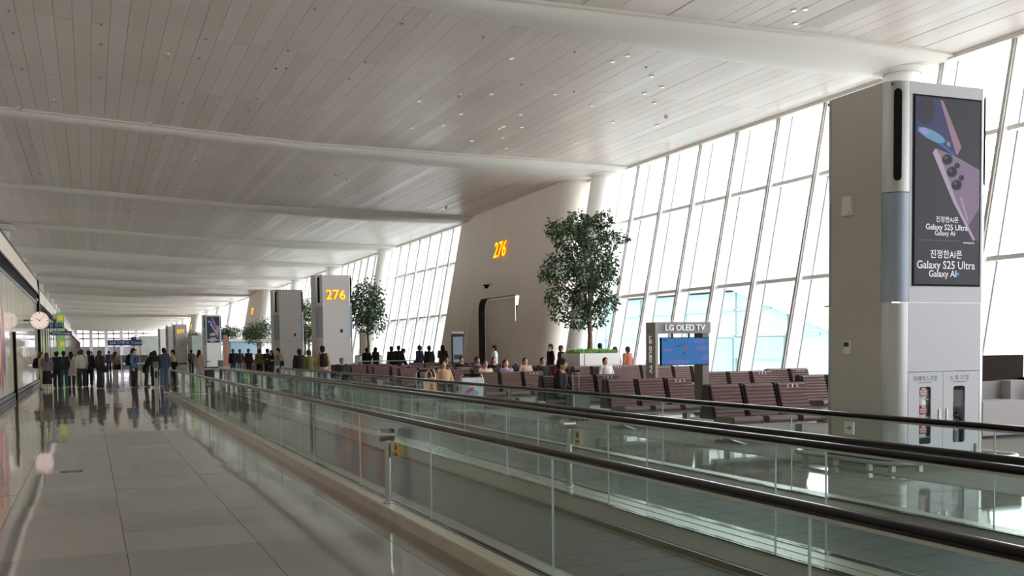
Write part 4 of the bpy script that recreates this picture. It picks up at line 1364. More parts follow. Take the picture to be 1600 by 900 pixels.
def tree(name, label, loc, lobes, h0, n, size, seed, r0=0.085, base=0.0):
    t = thing(name, label, 'tree', loc, None)
    x, y, z = loc
    cx = np.mean([l[0] for l in lobes])
    tp = [(0, 0, 0), (0.02, 0.0, h0 * 0.4), (-0.02, 0.01, h0 * 0.8), (0.0, 0.0, h0 * 1.1), (0.03, 0, h0 * 1.5)]
    tm = MB().tube([(x + a, y + b_, z + c) for a, b_, c in tp], [r0 * 1.35, r0, r0 * 0.9, r0 * 0.75, r0 * 0.45], 10).build('trunk', M_bark, t, True)
    for i, l in enumerate(lobes):
        s0 = h0 * (0.75 + 0.55 * (i % 5) / 5.0)
        s0 = min(s0, max(h0 * 0.7, l[2] - 0.1))
        mid = ((l[0]) * 0.45, l[1] * 0.45, s0 + (l[2] - s0) * 0.6)
        MB().tube([(x, y, z + s0), (x + mid[0], y + mid[1], z + mid[2]), (x + l[0], y + l[1], z + l[2])], [r0 * 0.5, r0 * 0.3, r0 * 0.14], 6).build('branch', M_bark, t, True)
    bs = foliage(lobes, n, size, seed)
    for i in range(3):
        bs[i].v = [(p[0] + x, p[1] + y, p[2] + z) for p in bs[i].v]
        bs[i].build('foliage', M_leaf[i], t, kind='stuff')
    return t
TXc, TYc = 16.85, 34.0
pl = thing('tree_planter', 'large white square planter holding the tall tree', 'planter', (TXc, TYc, 0))
M_plant = mat('white_planter_panel', (226, 227, 226), 0.4)
zt = 1.39
MB().box(TXc - 0.78, TXc + 0.78, TYc - 0.75, TYc + 0.75, 0.0, 0.06).build('plinth', M_dark, pl)
for (a, b_, c, d) in ((-0.80, 0.80, -0.78, -0.74), (-0.80, 0.80, 0.74, 0.78), (-0.80, -0.76, -0.74, 0.74), (0.76, 0.80, -0.74, 0.74)):
    MB().box(TXc + a, TXc + b_, TYc + c, TYc + d, 0.06, zt).build('side_panel', M_plant, pl)
MB().box(TXc - 0.76, TXc + 0.76, TYc - 0.74, TYc + 0.74, 1.20, 1.34).build('soil', mat('dark_soil', (58, 48, 40), 0.95), pl)
MB().box(TXc - 0.63, TXc - 0.60, TYc - 0.785, TYc - 0.78, 0.06, zt).build('rust_stripe', mat('rust_red_stripe', (176, 84, 52), 0.5), pl)
MB().box(TXc - 0.80, TXc + 0.80, TYc - 0.784, TYc - 0.781, 0.98, 0.99).build('panel_seam', M_seal, pl)
g_ = MB()
for i in range(900):
    a, c = rt.uniform(-0.72, 0.72), rt.uniform(-0.70, 0.70)
    hh = rt.uniform(0.10, 0.26)
    q = rt.uniform(-0.08, 0.08, 2)
    w = 0.045
    g_.add([(TXc + a - w, TYc + c, 1.33), (TXc + a + w, TYc + c + 0.01, 1.33), (TXc + a + q[0], TYc + c + q[1], 1.33 + hh)], [(0, 1, 2)])
gc = g_.build('groundcover', M_grass)
tag(gc, 'bright green low plants filling the top of the white planter', 'plants', kind='stuff')
K = 0.0245
def lob(px_, py_, r, dy, k=1.0):
    return ((px_ - 932) * K * 1.0, dy, (556 - py_) * K, r * K, r * K * 1.0, r * K * 0.92)
LB = [lob(900, 385, 27, -0.2), lob(885, 372, 17, 0.2), lob(942, 378, 28, 0.3), lob(952, 357, 15, -0.2), lob(918, 362, 20, 0.2), lob(884, 428, 25, 0.0), lob(930, 425, 38, -0.3),
      lob(972, 385, 17, 0.2), lob(990, 381, 11, 0.1), lob(962, 428, 22, 0.4), lob(975, 443, 11, 0.2), lob(893, 470, 24, 0.3), lob(935, 470, 30, 0.0), lob(952, 480, 17, -0.4), lob(882, 500, 11, 0.0), lob(904, 502, 18, -0.3), lob(945, 503, 17, 0.3), lob(868, 440, 11, 0.3)]
tree('indoor_tree', 'tall leafy tree in the white planter beside the leaning column', (TXc - 0.02, TYc, 1.34), LB, 1.7, 9500, 0.135, 1)
# smaller trees farther away, each in its own planter
def round_lobes(w, h, z0, seed, n=9):
    r_ = random.Random(seed)
    out = []
    for i in range(n):
        a = 2 * math.pi * i / n
        out.append((0.30 * w * math.cos(a) * r_.uniform(0.5, 1.2), 0.30 * w * math.sin(a), z0 + h * (0.2 + 0.6 * r_.random()), w * 0.25, w * 0.25, h * 0.24))
    out.append((0, 0, z0 + h * 0.5, w * 0.35, w * 0.35, h * 0.42))
    return out
for (x, y, w, h, z0, nm, pm, sd) in ((16.1, 63.5, 2.6, 3.9, 1.2, 'medium leafy tree right of the pillar numbered 276', 'pale planter under the tree right of pillar 276', 21),
                                     (16.0, 83.5, 2.6, 3.4, 0.8, 'leafy tree seen between the plain pillar and pillar 276', 'pale planter under the tree between the two grey pillars', 22),
                                     (15.3, 104.0, 3.3, 2.7, 0.9, 'round crowned tree left of the plain grey pillar', 'pale planter under the round tree left of the plain pillar', 23),
                                     (14.7, 123.5, 3.2, 2.6, 0.6, 'small distant tree just right of the far advert pillar', 'pale planter under the tree by the far advert pillar', 24),
                                     (14.0, 156.0, 3.4, 2.4, 0.9, 'smallest distant tree left of the far advert pillar', 'pale planter under the farthest tree', 25)):
    p_ = thing('tree_planter', pm, 'planter', (x, y, 0))
    MB().box(x - 0.7, x + 0.7, y - 0.7, y + 0.7, 0.0, 1.2).build('box', M_plant, p_)
    MB().box(x - 0.66, x + 0.66, y - 0.66, y + 0.66, 1.2, 1.24).build('soil', MATS['dark_soil'], p_)
    tree('indoor_tree', nm, (x, y, 1.24), round_lobes(w, h, z0, sd), 1.1 + z0 * 0.5, 2600, 0.21, sd, 0.07)

# ================================================================ signs, clock, kiosks, carts
ck = thing('wall_clock', 'round white clock on a bracket at the end of the cream wall', 'clock', (-1.9, 47.9, 2.99))
MB().tube([(-1.9, 47.84, 2.99), (-1.9, 47.96, 2.99)], 0.37, 36).build('case', mat('pale_rim', (222, 212, 208), 0.4), ck, True)
MB().tube([(-1.9, 47.832, 2.99), (-1.9, 47.838, 2.99)], 0.35, 36).build('dial', mat('pinkish_white_dial', (240, 222, 220), 0.5, emit=0.25, emit_rgb=(255, 226, 222)), ck)
mk = MB()
for i in range(12):
    a = 2 * math.pi * i / 12
    c_, s_ = math.cos(a), math.sin(a)
    r0_, r1_ = (0.27, 0.335)
    w = 0.012 if i % 3 == 0 else 0.006
    mk.add([(-1.9 + r0_ * c_ - w * s_, 47.829, 2.99 + r0_ * s_ + w * c_), (-1.9 + r1_ * c_ - w * s_, 47.829, 2.99 + r1_ * s_ + w * c_), (-1.9 + r1_ * c_ + w * s_, 47.829, 2.99 + r1_ * s_ - w * c_), (-1.9 + r0_ * c_ + w * s_, 47.829, 2.99 + r0_ * s_ - w * c_)], [(0, 1, 2, 3)])
mk.build('hour_marks', M_dark, ck)
for (ang, L_, w, nm) in ((math.radians(150), 0.20, 0.013, 'hour_hand'), (math.radians(48), 0.31, 0.009, 'minute_hand')):
    c_, s_ = math.cos(ang), math.sin(ang)
    MB().add([(-1.9 - 0.03 * c_ - w * s_, 47.826, 2.99 - 0.03 * s_ + w * c_), (-1.9 + L_ * c_ - w * s_ * 0.6, 47.826, 2.99 + L_ * s_ + w * c_ * 0.6), (-1.9 + L_ * c_ + w * s_ * 0.6, 47.826, 2.99 + L_ * s_ - w * c_ * 0.6), (-1.9 - 0.03 * c_ + w * s_, 47.826, 2.99 - 0.03 * s_ - w * c_)], [(0, 1, 2, 3)]).build(nm, M_dark, ck)
MB().box(-2.5, -2.2, 47.86, 47.94, 2.95, 3.03).build('bracket', M_dsteel, ck)
M_blue = mat('navy_sign', (38, 62, 118), 0.5, emit=0.10)
def hang_sign(label, x0, x1, y, z0, z1, words, sz):
    t = thing('hanging_sign', label, 'sign', (x0, y, z0), 'navy direction signs')
    b_ = MB().box(x0, x1, y - 0.08, y + 0.08, z0, z1).build('board', M_blue, t)
    n = len(words)
    for i, w in enumerate(words):
        text('lettering', w, sz, M_letw, b_, (x0 + (x1 - x0) * (i + 0.5) / n, y - 0.085, (z0 + z1) / 2), FACE_CAM, 0, 0.003)
    return t
s1 = hang_sign('navy sign with white Korean lettering projecting from the wall behind the clock', -2.45, -1.28, 62.0, 2.96, 3.26, ['화장실 유아'], 0.24)
MB().box(-2.52, -2.45, 61.95, 62.05, 3.0, 3.2).build('wall_bracket', M_dsteel, s1)
s2 = hang_sign('second navy projecting sign, lower and farther than the first', -2.4, -1.10, 78.0, 2.82, 3.10, ['흡연실 Lounge'], 0.2)
MB().box(-2.5, -2.4, 77.95, 78.05, 2.85, 3.05).build('wall_bracket', M_dsteel, s2)
s3 = hang_sign('long navy overhead sign on two posts in mid concourse', 2.13, 6.2, 140.0, 2.40, 3.12, ['268-277', '환승 Transfer'], 0.5)
for x in (2.9, 5.2):
    MB().box(x - 0.06, x + 0.06, 139.95, 140.05, 0.0, 3.3).build('post', M_dsteel, s3)
MB().box(4.95, 5.5, 139.9, 140.1, 3.12, 3.5).build('number_box', M_blue, s3)
ga = thing('lit_pillar_sign', 'tall glowing green and yellow advert sign beyond the clock', 'sign', (-1.93, 84, 0))
MB().box(-2.2, -1.68, 83.8, 84.2, 0.0, 4.6).build('body', mat('green_lightbox', (150, 196, 126), 0.5, emit=0.09, emit_rgb=(150, 210, 120)), ga)
for (z0, z1, x0_, x1_) in ((4.0, 4.35, -2.1, -1.75), (2.9, 3.2, -2.15, -1.9), (2.1, 2.45, -2.0, -1.72)):
    MB().box(x0_, x1_, 83.79, 83.8, z0, z1).build('printed_patch', mat('yellow_patch', (236, 206, 90), 0.4, emit=0.15, emit_rgb=(236, 206, 90)), ga)
MB().box(-2.45, -2.2, 83.8, 84.2, 4.1, 4.5).build('wall_arm', M_white, ga)
def totem(label, x, y, w, h, rgb, cat='display'):
    t = thing('display_totem', label, cat, (x, y, 0))
    MB().box(x - w / 2, x + w / 2, y - 0.08, y + 0.08, 0.0, h).build('cabinet', M_dark, t)
    MB().box(x - w / 2 + 0.05, x + w / 2 - 0.05, y - 0.085, y - 0.08, 0.55, h - 0.15).build('display', em('totem_grey_blue', rgb, 0.55), t)
    MB().box(x - w / 2 + 0.08, x + w / 2 - 0.08, y - 0.088, y - 0.085, h * 0.45, h * 0.55).build('picture_band', em('totem_dark_figure', (70, 72, 84), 0.4), t)
    MB().box(x - w / 2, x + w / 2, y - 0.09, y + 0.09, h, h + 0.12).build('top_sign', M_letw, t)
    MB().box(x - w / 2 - 0.1, x + w / 2 + 0.1, y - 0.25, y + 0.25, 0.0, 0.05).build('foot', M_dark, t)
totem('standing digital display by the foot of the gate portal', 17.3, 50.0, 0.62, 2.35, (150, 158, 176))
kb = thing('service_kiosk', 'slim taupe kiosk box standing by the windows left of the gate', 'kiosk', (16.8, 62.0, 0))
MB().box(16.45, 16.95, 66.8, 67.2, 0.0, 2.75).build('body', mat('taupe_kiosk', (150, 142, 128), 0.5), kb)
MB().box(16.5, 16.75, 66.79, 66.8, 1.2, 2.6).build('front_panel', mat('bronze_panel', (128, 116, 92), 0.5), kb)
MB().box(16.40, 17.0, 66.75, 67.25, 2.75, 2.82).build('cap', M_dark, kb)
# counter with a glass top where people lean
ct = thing('charging_counter', 'high counter with pale glass top among the waiting crowd', 'counter', (13.0, 50, 0))
MB().box(12.0, 15.2, 49.6, 50.1, 1.02, 1.06).build('top', mat('pale_green_glass_top', (180, 206, 196), 0.2), ct)
for x in (12.2, 13.6, 15.0):
    MB().box(x - 0.05, x + 0.05, 49.75, 49.95, 0.0, 1.02).build('leg', M_dsteel, ct)
# partition walls far down the hall
for (x0_, x1_, y, h, rgb, lb) in ((11.6, 14.6, 132.0, 3.4, (196, 208, 200), 'pale green partition between the far advert pillar and pillar 277'),
                                  (8.2, 11.0, 190.0, 4.2, (190, 200, 192), 'pale green service block left of the farthest pillars'),
                                  (7.6, 10.2, 215.0, 4.3, (206, 194, 178), 'cream service block at the far left of the pillar line')):
    t = thing('service_block', lb, 'partition', (x0_, y, 0))
    MB().box(x0_, x1_, y, y + 6, 0.0, h).build('walls', mat('block_%d' % rgb[0], rgb, 0.5), t)
    MB().box(x0_ - 0.05, x1_ + 0.05, y - 0.05, y + 6.05, h, h + 0.1).build('roof_trim', M_white, t)
    MB().box((x0_ + x1_) / 2 - 0.5, (x0_ + x1_) / 2 + 0.5, y - 0.02, y, 0.0, 2.1).build('door', M_pilf, t)
sk = thing('snack_shop', 'pale blue glass shop front right of the far advert pillar', 'shop', (15.5, 112, 0))
MB().box(14.2, 17.5, 116, 119, 0.0, 2.6).build('walls', mat('pale_blue_glass_wall', (176, 206, 222), 0.3), sk)
MB().box(14.0, 17.7, 115.8, 119.2, 2.6, 2.9).build('roof', M_white, sk)
MB().box(13.4, 13.8, 115.6, 116, 0.0, 3.3).build('sign_post', mat('rust_shop_post', (170, 110, 92), 0.5), sk)
sk2 = thing('information_desk', 'white roofed desk with a lit white sign behind the round tree', 'desk', (16.5, 86, 0))
MB().box(14.0, 18.2, 92.0, 95.0, 0.0, 1.1).build('counter', M_white, sk2)
MB().box(13.8, 18.4, 91.8, 95.2, 2.35, 2.6).build('canopy', mat('cream_canopy', (214, 208, 196), 0.5), sk2)
MB().box(15.4, 17.4, 91.7, 91.8, 2.38, 2.55).build('lit_sign', mat('white_lit_strip', (250, 250, 250), 0.5, emit=0.8), sk2)
for x in (13.95, 18.25):
    MB().box(x - 0.08, x + 0.08, 93.4, 93.6, 0.0, 2.35).build('post', M_dsteel, sk2)

def cart(label, x, y, advert):
    t = thing('luggage_cart', label, 'luggage cart', (x, y, 0))
    ft = MB().tube([(x - 0.24, y, 0.12), (x - 0.28, y, 0.9), (x - 0.24, y, 1.02), (x + 0.24, y, 1.02), (x + 0.28, y, 0.9), (x + 0.24, y, 0.12)], 0.018, 8)
    ft.build('push_frame', M_alu, t, True)
    MB().tube([(x - 0.2, y - 0.02, 1.02), (x + 0.2, y - 0.02, 1.02)], 0.024, 8).build('grip', M_blackm, t, True)
    MB().box(x - 0.26, x + 0.26, y + 0.0, y + 0.75, 0.17, 0.20).build('deck', M_alu, t)
    for (dx, dy) in ((-0.24, 0.02), (0.24, 0.02), (0.0, 0.7)):
        MB().tube([(x + dx - 0.02, y + dy, 0.075), (x + dx + 0.02, y + dy, 0.075)], 0.075, 14).build('wheel', M_blackm, t, True)
        MB().box(x + dx - 0.015, x + dx + 0.015, y + dy - 0.02, y + dy + 0.02, 0.08, 0.18).build('wheel_fork', M_alu, t)
    MB().tube([(x - 0.22, y + 0.1, 0.78), (x - 0.22, y + 0.4, 0.78), (x + 0.22, y + 0.4, 0.78), (x + 0.22, y + 0.1, 0.78)], 0.012, 6).build('basket_rail', M_alu, t)
    if advert:
        p = MB().box(x - 0.25, x + 0.25, y - 0.04, y - 0.02, 0.48, 0.96).build('advert_panel', mat('white_blue_advert', (226, 230, 236), 0.5), t)
        MB().add([(x - 0.24, y - 0.042, 0.85), (x + 0.16, y - 0.042, 0.62), (x + 0.1, y - 0.042, 0.5), (x - 0.24, y - 0.042, 0.5)], [(0, 3, 2, 1)]).build('printed_shape', mat('advert_blue', (150, 176, 206), 0.5), p)
        MB().add([(x - 0.18, y - 0.044, 0.58), (x + 0.02, y - 0.044, 0.66), (x + 0.03, y - 0.044, 0.75), (x - 0.17, y - 0.044, 0.67)], [(0, 1, 2, 3)]).build('printed_mark', mat('advert_crimson', (206, 70, 100), 0.5), p)
    return t
cart('chrome luggage cart carrying a cream tote bag by the benches', 8.70, 27.9, False)
tb = thing('tote_bag', 'cream tote bag with orange print hanging on the luggage cart', 'bag', (8.750, 27.800, 0.45))
MB().hexa([(8.590, 27.700, 0.32), (8.970, 27.700, 0.32), (8.950, 27.860, 0.32), (8.610, 27.860, 0.32), (8.570, 27.720, 0.74), (8.950, 27.720, 0.74), (8.930, 27.840, 0.74), (8.590, 27.840, 0.74)]).build('bag_body', mat('cream_canvas', (214, 202, 172), 0.8), tb)
MB().box(8.770, 8.850, 27.690, 27.698, 0.42, 0.66).build('orange_print', mat('orange_print', (226, 120, 60), 0.6), tb)
MB().tube([(8.650, 27.780, 0.74), (8.670, 27.780, 0.95), (8.750, 27.780, 1.03), (8.830, 27.780, 0.95), (8.850, 27.780, 0.74)], 0.014, 6).build('strap', MATS['cream_canvas'], tb, True)
MB().ball((8.850, 27.780, 0.78), (0.10, 0.06, 0.07)).build('orange_pouch', mat('orange_fabric', (236, 140, 50), 0.7), tb, True)
cart('luggage cart with a white and blue advert panel and red mark', 8.12, 22.5, True)
# ================================================================ people
BODY = {}
def rings(mb, rs, n=14):
    """stack of horizontal ellipses (cx, cy, z, rx, ry), closed at both ends"""
    vs, fs = [], []
    for (cx, cy, z, rx, ry) in rs:
        for k in range(n):
            a = 2 * math.pi * k / n
            vs.append((cx + rx * math.cos(a), cy + ry * math.sin(a), z))
    for i in range(len(rs) - 1):
        for k in range(n):
            fs.append((i * n + k, i * n + (k + 1) % n, (i + 1) * n + (k + 1) % n, (i + 1) * n + k))
    fs.append(tuple(range(n))[::-1])
    fs.append(tuple(range((len(rs) - 1) * n, len(rs) * n)))
    mb.add(vs, fs)
def limb(mb, pts, rs, n=12):
    mb.tube(pts, rs, n)
    for p, r in zip(pts, rs):
        mb.ball(p, r * 0.995, 12, 8)
POSES = {
    'stand': dict(sit=0, lean=0.0, el=(0.23, 0.03), wr=(0.24, -0.05, 0.86), er=(0.23, 0.03), wrr=(0.24, -0.05, 0.86), kn=((0.095, -0.01), (0.10, 0.0))),
    'phone': dict(sit=0, lean=0.03, el=(0.23, 0.05), wr=(0.20, -0.03, 0.88), er=(0.22, 0.02), wrr=(0.10, -0.26, 1.20), kn=((0.095, -0.02), (0.11, 0.0))),
    'both': dict(sit=0, lean=0.05, el=(0.23, 0.0), wr=(0.08, -0.27, 1.12), er=(0.23, 0.0), wrr=(0.08, -0.27, 1.12), kn=((0.10, 0.0), (0.10, 0.0))),
    'walk': dict(sit=0, lean=0.04, el=(0.23, -0.06), wr=(0.22, -0.20, 0.92), er=(0.23, 0.12), wrr=(0.24, 0.14, 0.87), kn=((0.10, -0.16), (0.10, 0.10))),
    'lean': dict(sit=0, lean=0.45, el=(0.25, -0.22), wr=(0.12, -0.50, 1.02), er=(0.25, -0.22), wrr=(0.14, -0.50, 1.02), kn=((0.10, 0.02), (0.12, -0.02))),
    'raise': dict(sit=0, lean=0.0, el=(0.23, 0.03), wr=(0.24, -0.05, 0.86), er=(0.25, -0.16), wrr=(0.22, -0.36, 1.46), kn=((0.10, 0.0), (0.10, 0.0))),
    'sit': dict(sit=1, lean=0.10, el=(0.24, -0.06), wr=(0.12, -0.30, 1.02), er=(0.24, -0.06), wrr=(0.14, -0.28, 1.00), kn=((0.12, 0), (0.13, 0))),
    'sitback': dict(sit=1, lean=-0.12, el=(0.25, 0.0), wr=(0.16, -0.26, 0.98), er=(0.25, 0.0), wrr=(0.18, -0.24, 0.98), kn=((0.12, 0), (0.13, 0))),
}
TEMP = []
def remeshed(key, mb, vox, it=4):
    o = bpy.data.objects.new('tmp_' + key, mb.mesh('tmp_' + key))
    COL.objects.link(o)
    r_ = o.modifiers.new('r', 'REMESH')
    r_.mode = 'VOXEL'
    r_.voxel_size = vox
    r_.use_smooth_shade = True
    s_ = o.modifiers.new('s', 'SMOOTH')
    s_.factor = 0.5
    s_.iterations = it
    TEMP.append((key, o))
def make_pose(name, P):
    dz = -0.45 if P['sit'] else 0.0
    L = P['lean']
    cl, sl_ = math.cos(L), math.sin(L)
    def U(p):                        # upper body point: lean about the pelvis, then lower when seated
        y, z = p[1], p[2] - 0.95
        return (p[0], y * cl - z * sl_, 0.95 + y * sl_ + z * cl + dz)
    TOR = [(0.84, 0.150, 0.110), (0.95, 0.168, 0.122), (1.05, 0.145, 0.108), (1.15, 0.146, 0.108), (1.27, 0.168, 0.118), (1.36, 0.172, 0.110), (1.42, 0.125, 0.085), (1.455, 0.062, 0.062)]
    def torso(mb, grow, z0=0.0, z1=2.0):
        rs = []
        for (z, rx, ry) in TOR:
            if z0 <= z <= z1:
                c = U((0, 0, z))
                rs.append((c[0], c[1], c[2], rx + grow, ry + grow))
        rings(mb, rs)
    arms = []
    for sx, e_, w_ in ((-1, P['el'], P['wr']), (1, P['er'], P['wrr'])):
        ez = 1.13 if w_[2] < 1.4 else 1.22
        sh_ = U((sx * 0.165, 0, 1.395))
        el_ = U((sx * e_[0], e_[1], ez))
        wr_ = U((sx * w_[0], w_[1], w_[2]))
        arms.append((sx, sh_, el_, wr_))
    legs = []
    for sx, k_ in ((-1, P['kn'][0]), (1, P['kn'][1])):
        if P['sit']:
            hip, kn, an = (sx * 0.09, 0, 0.50), (sx * k_[0], -0.43, 0.51), (sx * k_[0], -0.46, 0.09)
        else:
            s_ = k_[1]
            hip, kn, an = (sx * 0.09, 0, 0.90), (sx * k_[0], s_ * 0.8 - 0.02, 0.49), (sx * k_[0], s_ * 1.7 + 0.02, 0.085)
        legs.append((sx, hip, kn, an))
    # body, one continuous surface
    b_ = MB()
    torso(b_, 0.0)
    nk, hc = U((0, 0.005, 1.44)), U((0, -0.015, 1.585))
    limb(b_, [nk, U((0, -0.005, 1.53))], [0.055, 0.05])
    b_.ball(hc, (0.076, 0.095, 0.118), 18, 14)
    j_ = U((0, -0.045, 1.525))
    b_.ball(j_, (0.052, 0.055, 0.05))
    n_ = U((0, -0.112, 1.575))
    b_.ball(n_, (0.013, 0.022, 0.024))
    for sx in (-1, 1):
        b_.ball(U((sx * 0.078, -0.005, 1.58)), (0.014, 0.022, 0.032))
    for (sx, s_, e_, w_) in arms:
        limb(b_, [s_, e_, w_], [0.050, 0.040, 0.027])
        d = (Vector(w_) - Vector(e_)).normalized()
        side = Vector((-sx * 0.5, -0.6, 0.0)) if abs(d.z) > 0.5 else Vector((-sx, 0, 0.2))
        side = (side - d * side.dot(d)).normalized()
        nrm = d.cross(side)
        W = Vector(w_)
        pa = W + d * 0.045
        limb(b_, [W, pa, W + d * 0.085], [0.026, 0.034, 0.030], 10)
        for q, (off, ln) in enumerate(((-0.033, 0.060), (-0.011, 0.075), (0.011, 0.080), (0.033, 0.070))):
            st = W + d * 0.085 + side * off
            m_ = st + d * ln * 0.55 + nrm * 0.010
            limb(b_, [st, m_, st + d * ln + nrm * 0.030], [0.0105, 0.0098, 0.0085], 8)
        limb(b_, [W + d * 0.03 + side * 0.03, W + d * 0.065 + side * 0.056, W + d * 0.10 + side * 0.060], [0.013, 0.012, 0.010], 8)
    for (sx, h_, k_, a_) in legs:
        limb(b_, [h_, k_, a_], [0.088, 0.056, 0.038])
        b_.ball((a_[0], a_[1] - 0.06, 0.045), (0.042, 0.12, 0.04))
    remeshed(name + '|body', b_, 0.0105, 3)
    # jacket and long coat
    for (key, z0, gr) in (('jacket', 0.83, 0.030), ('coat', 0.83, 0.040)):
        c_ = MB()
        torso(c_, gr, z0, 1.43)
        for (sx, s_, e_, w_) in arms:
            we = Vector(e_) + (Vector(w_) - Vector(e_)) * 0.93
            limb(c_, [s_, e_, tuple(we)], [0.074, 0.060, 0.045])
        c_.ball(U((0, 0.03, 1.44)), (0.085, 0.075, 0.04))
        if key == 'coat':
            if P['sit']:
                limb(c_, [(0, 0, 0.5), (0, -0.3, 0.54)], [0.19, 0.17])
            else:
                rings(c_, [(0, 0, 0.52, 0.215, 0.175), (0, 0, 0.75, 0.205, 0.165), (0, 0, 0.95, 0.20, 0.155)])
        remeshed(name + '|' + key, c_, 0.016, 5)
    # trousers: slim and wide
    for (key, g) in (('trousers', 0.014), ('wide', 0.045)):
        c_ = MB()
        hz = 0.50 if P['sit'] else 0.95
        rings(c_, [(0, 0, hz - 0.12, 0.172, 0.128), (0, 0, hz, 0.182, 0.135), (0, 0, hz + 0.07, 0.165, 0.125)])
        for (sx, h_, k_, a_) in legs:
            limb(c_, [h_, k_, (a_[0], a_[1], a_[2] + 0.02)], [0.100, 0.070 + g * 0.6, 0.055 + g])
        remeshed(name + '|' + key, c_, 0.016, 4)
    if not P['sit']:
        c_ = MB()
        rings(c_, [(0, 0, 0.25, 0.225, 0.205), (0, 0, 0.6, 0.205, 0.18), (0, 0, 0.86, 0.185, 0.145), (0, 0, 1.02, 0.16, 0.122)])
        remeshed(name + '|skirt', c_, 0.018, 3)
    c_ = MB()
    for (sx, h_, k_, a_) in legs:
        c_.ball((a_[0], a_[1] - 0.065, 0.05), (0.052, 0.14, 0.05))
        c_.ball((a_[0], a_[1], 0.075), (0.05, 0.06, 0.07))
    remeshed(name + '|shoes', c_, 0.014, 2)
    # hair: short cap and long
    for key in ('short', 'long', 'cap'):
        c_ = MB()
        hh = U((0, 0.012, 1.622))
        c_.ball(hh, (0.097, 0.108, 0.108), 18, 14)
        c_.ball(U((0, 0.045, 1.57)), (0.088, 0.075, 0.10), 14, 10)
        if key == 'long':
            b0, b1, b2 = U((0, 0.06, 1.58)), U((0, 0.085, 1.46)), U((0, 0.11, 1.30))
            limb(c_, [b0, b1, b2], [0.075, 0.078, 0.055])
            for sx in (-1, 1):
                limb(c_, [U((sx * 0.07, 0.02, 1.62)), U((sx * 0.082, 0.02, 1.46))], [0.03, 0.03])
        if key == 'cap':
            c_.ball(U((0, -0.10, 1.645)), (0.07, 0.085, 0.014))
        remeshed(name + '|hair_' + key, c_, 0.013, 2)
    BODY[name + '|eyes'] = [U((sx * 0.03, -0.098, 1.60)) for sx in (-1, 1)]
    BODY[name + '|mouth'] = U((0, -0.104, 1.528))
    BODY[name + '|hand'] = arms[1][3]
    BODY[name + '|handl'] = arms[0][3]
    BODY[name + '|back'] = U((0, 0.13, 1.20))
for nm_, P_ in POSES.items():
    make_pose(nm_, P_)
dg = bpy.context.evaluated_depsgraph_get()
for (key, o) in TEMP:
    me = bpy.data.meshes.new_from_object(o.evaluated_get(dg))
    me.name = key.split('|')[1]
    me.materials.clear()
    me.materials.append(None)
    me.polygons.foreach_set('use_smooth', [True] * len(me.polygons))
    BODY[key] = me
for (key, o) in TEMP:
    md = o.data
    bpy.data.objects.remove(o)
    bpy.data.meshes.remove(md)
EYE_ME = MB().ball((0, 0, 0), (0.012, 0.007, 0.006), 8, 6).mesh('eye', mat('dark_eye', (34, 26, 22), 0.3), True)
MOUTH_ME = MB().ball((0, 0, 0), (0.024, 0.007, 0.006), 8, 6).mesh('mouth', mat('lip', (150, 88, 80), 0.5), True)
SKIN = [mat('skin_light', (222, 180, 156), 0.55), mat('skin_mid', (206, 162, 136), 0.55), mat('skin_warm', (196, 150, 122), 0.55)]
CL = {}
def cloth(rgb):
    if rgb not in CL:
        CL[rgb] = mat('fabric_%02x%02x%02x' % rgb, rgb, 0.85, noise=(40.0, 0.08))
    return CL[rgb]
BLK, NAV, GRY, WHT, BEI, JEAN, CHR, OLV = (26, 26, 28), (30, 36, 54), (104, 104, 106), (222, 218, 212), (196, 176, 152), (70, 92, 122), (52, 52, 54), (96, 98, 62)
HB, HBR, HD = (28, 24, 23), (74, 52, 42), (44, 36, 32)
pn = 0
def person(label, x, y, rz, pose, top, bottom, hair=HB, style='short', tk='jacket', bk='trousers', shoes=(40, 40, 42), h=1.70, z=0.0):
    global pn
    pn += 1
    t = thing('person', label, 'person', (x, y, z), None, rz)
    t.scale = (h / 1.70,) * 3
    def part(nm, key, m_):
        o = link(nm, BODY[pose + '|' + key], t)
        o.material_slots[0].link = 'OBJECT'
        o.material_slots[0].material = m_
        return o
    b_ = part('body', 'body', SKIN[pn % 3])
    part('jacket' if tk != 'coat' else 'coat', tk, cloth(top))
    part('skirt' if bk == 'skirt' else 'trousers', bk, cloth(bottom))
    part('shoes', 'shoes', cloth(shoes))
    part('cap' if style == 'cap' else 'hair', 'hair_' + style, cloth(hair))
    for p in BODY[pose + '|eyes']:
        link('eye', EYE_ME, b_, p)
    link('mouth', MOUTH_ME, b_, BODY[pose + '|mouth'])
    return t
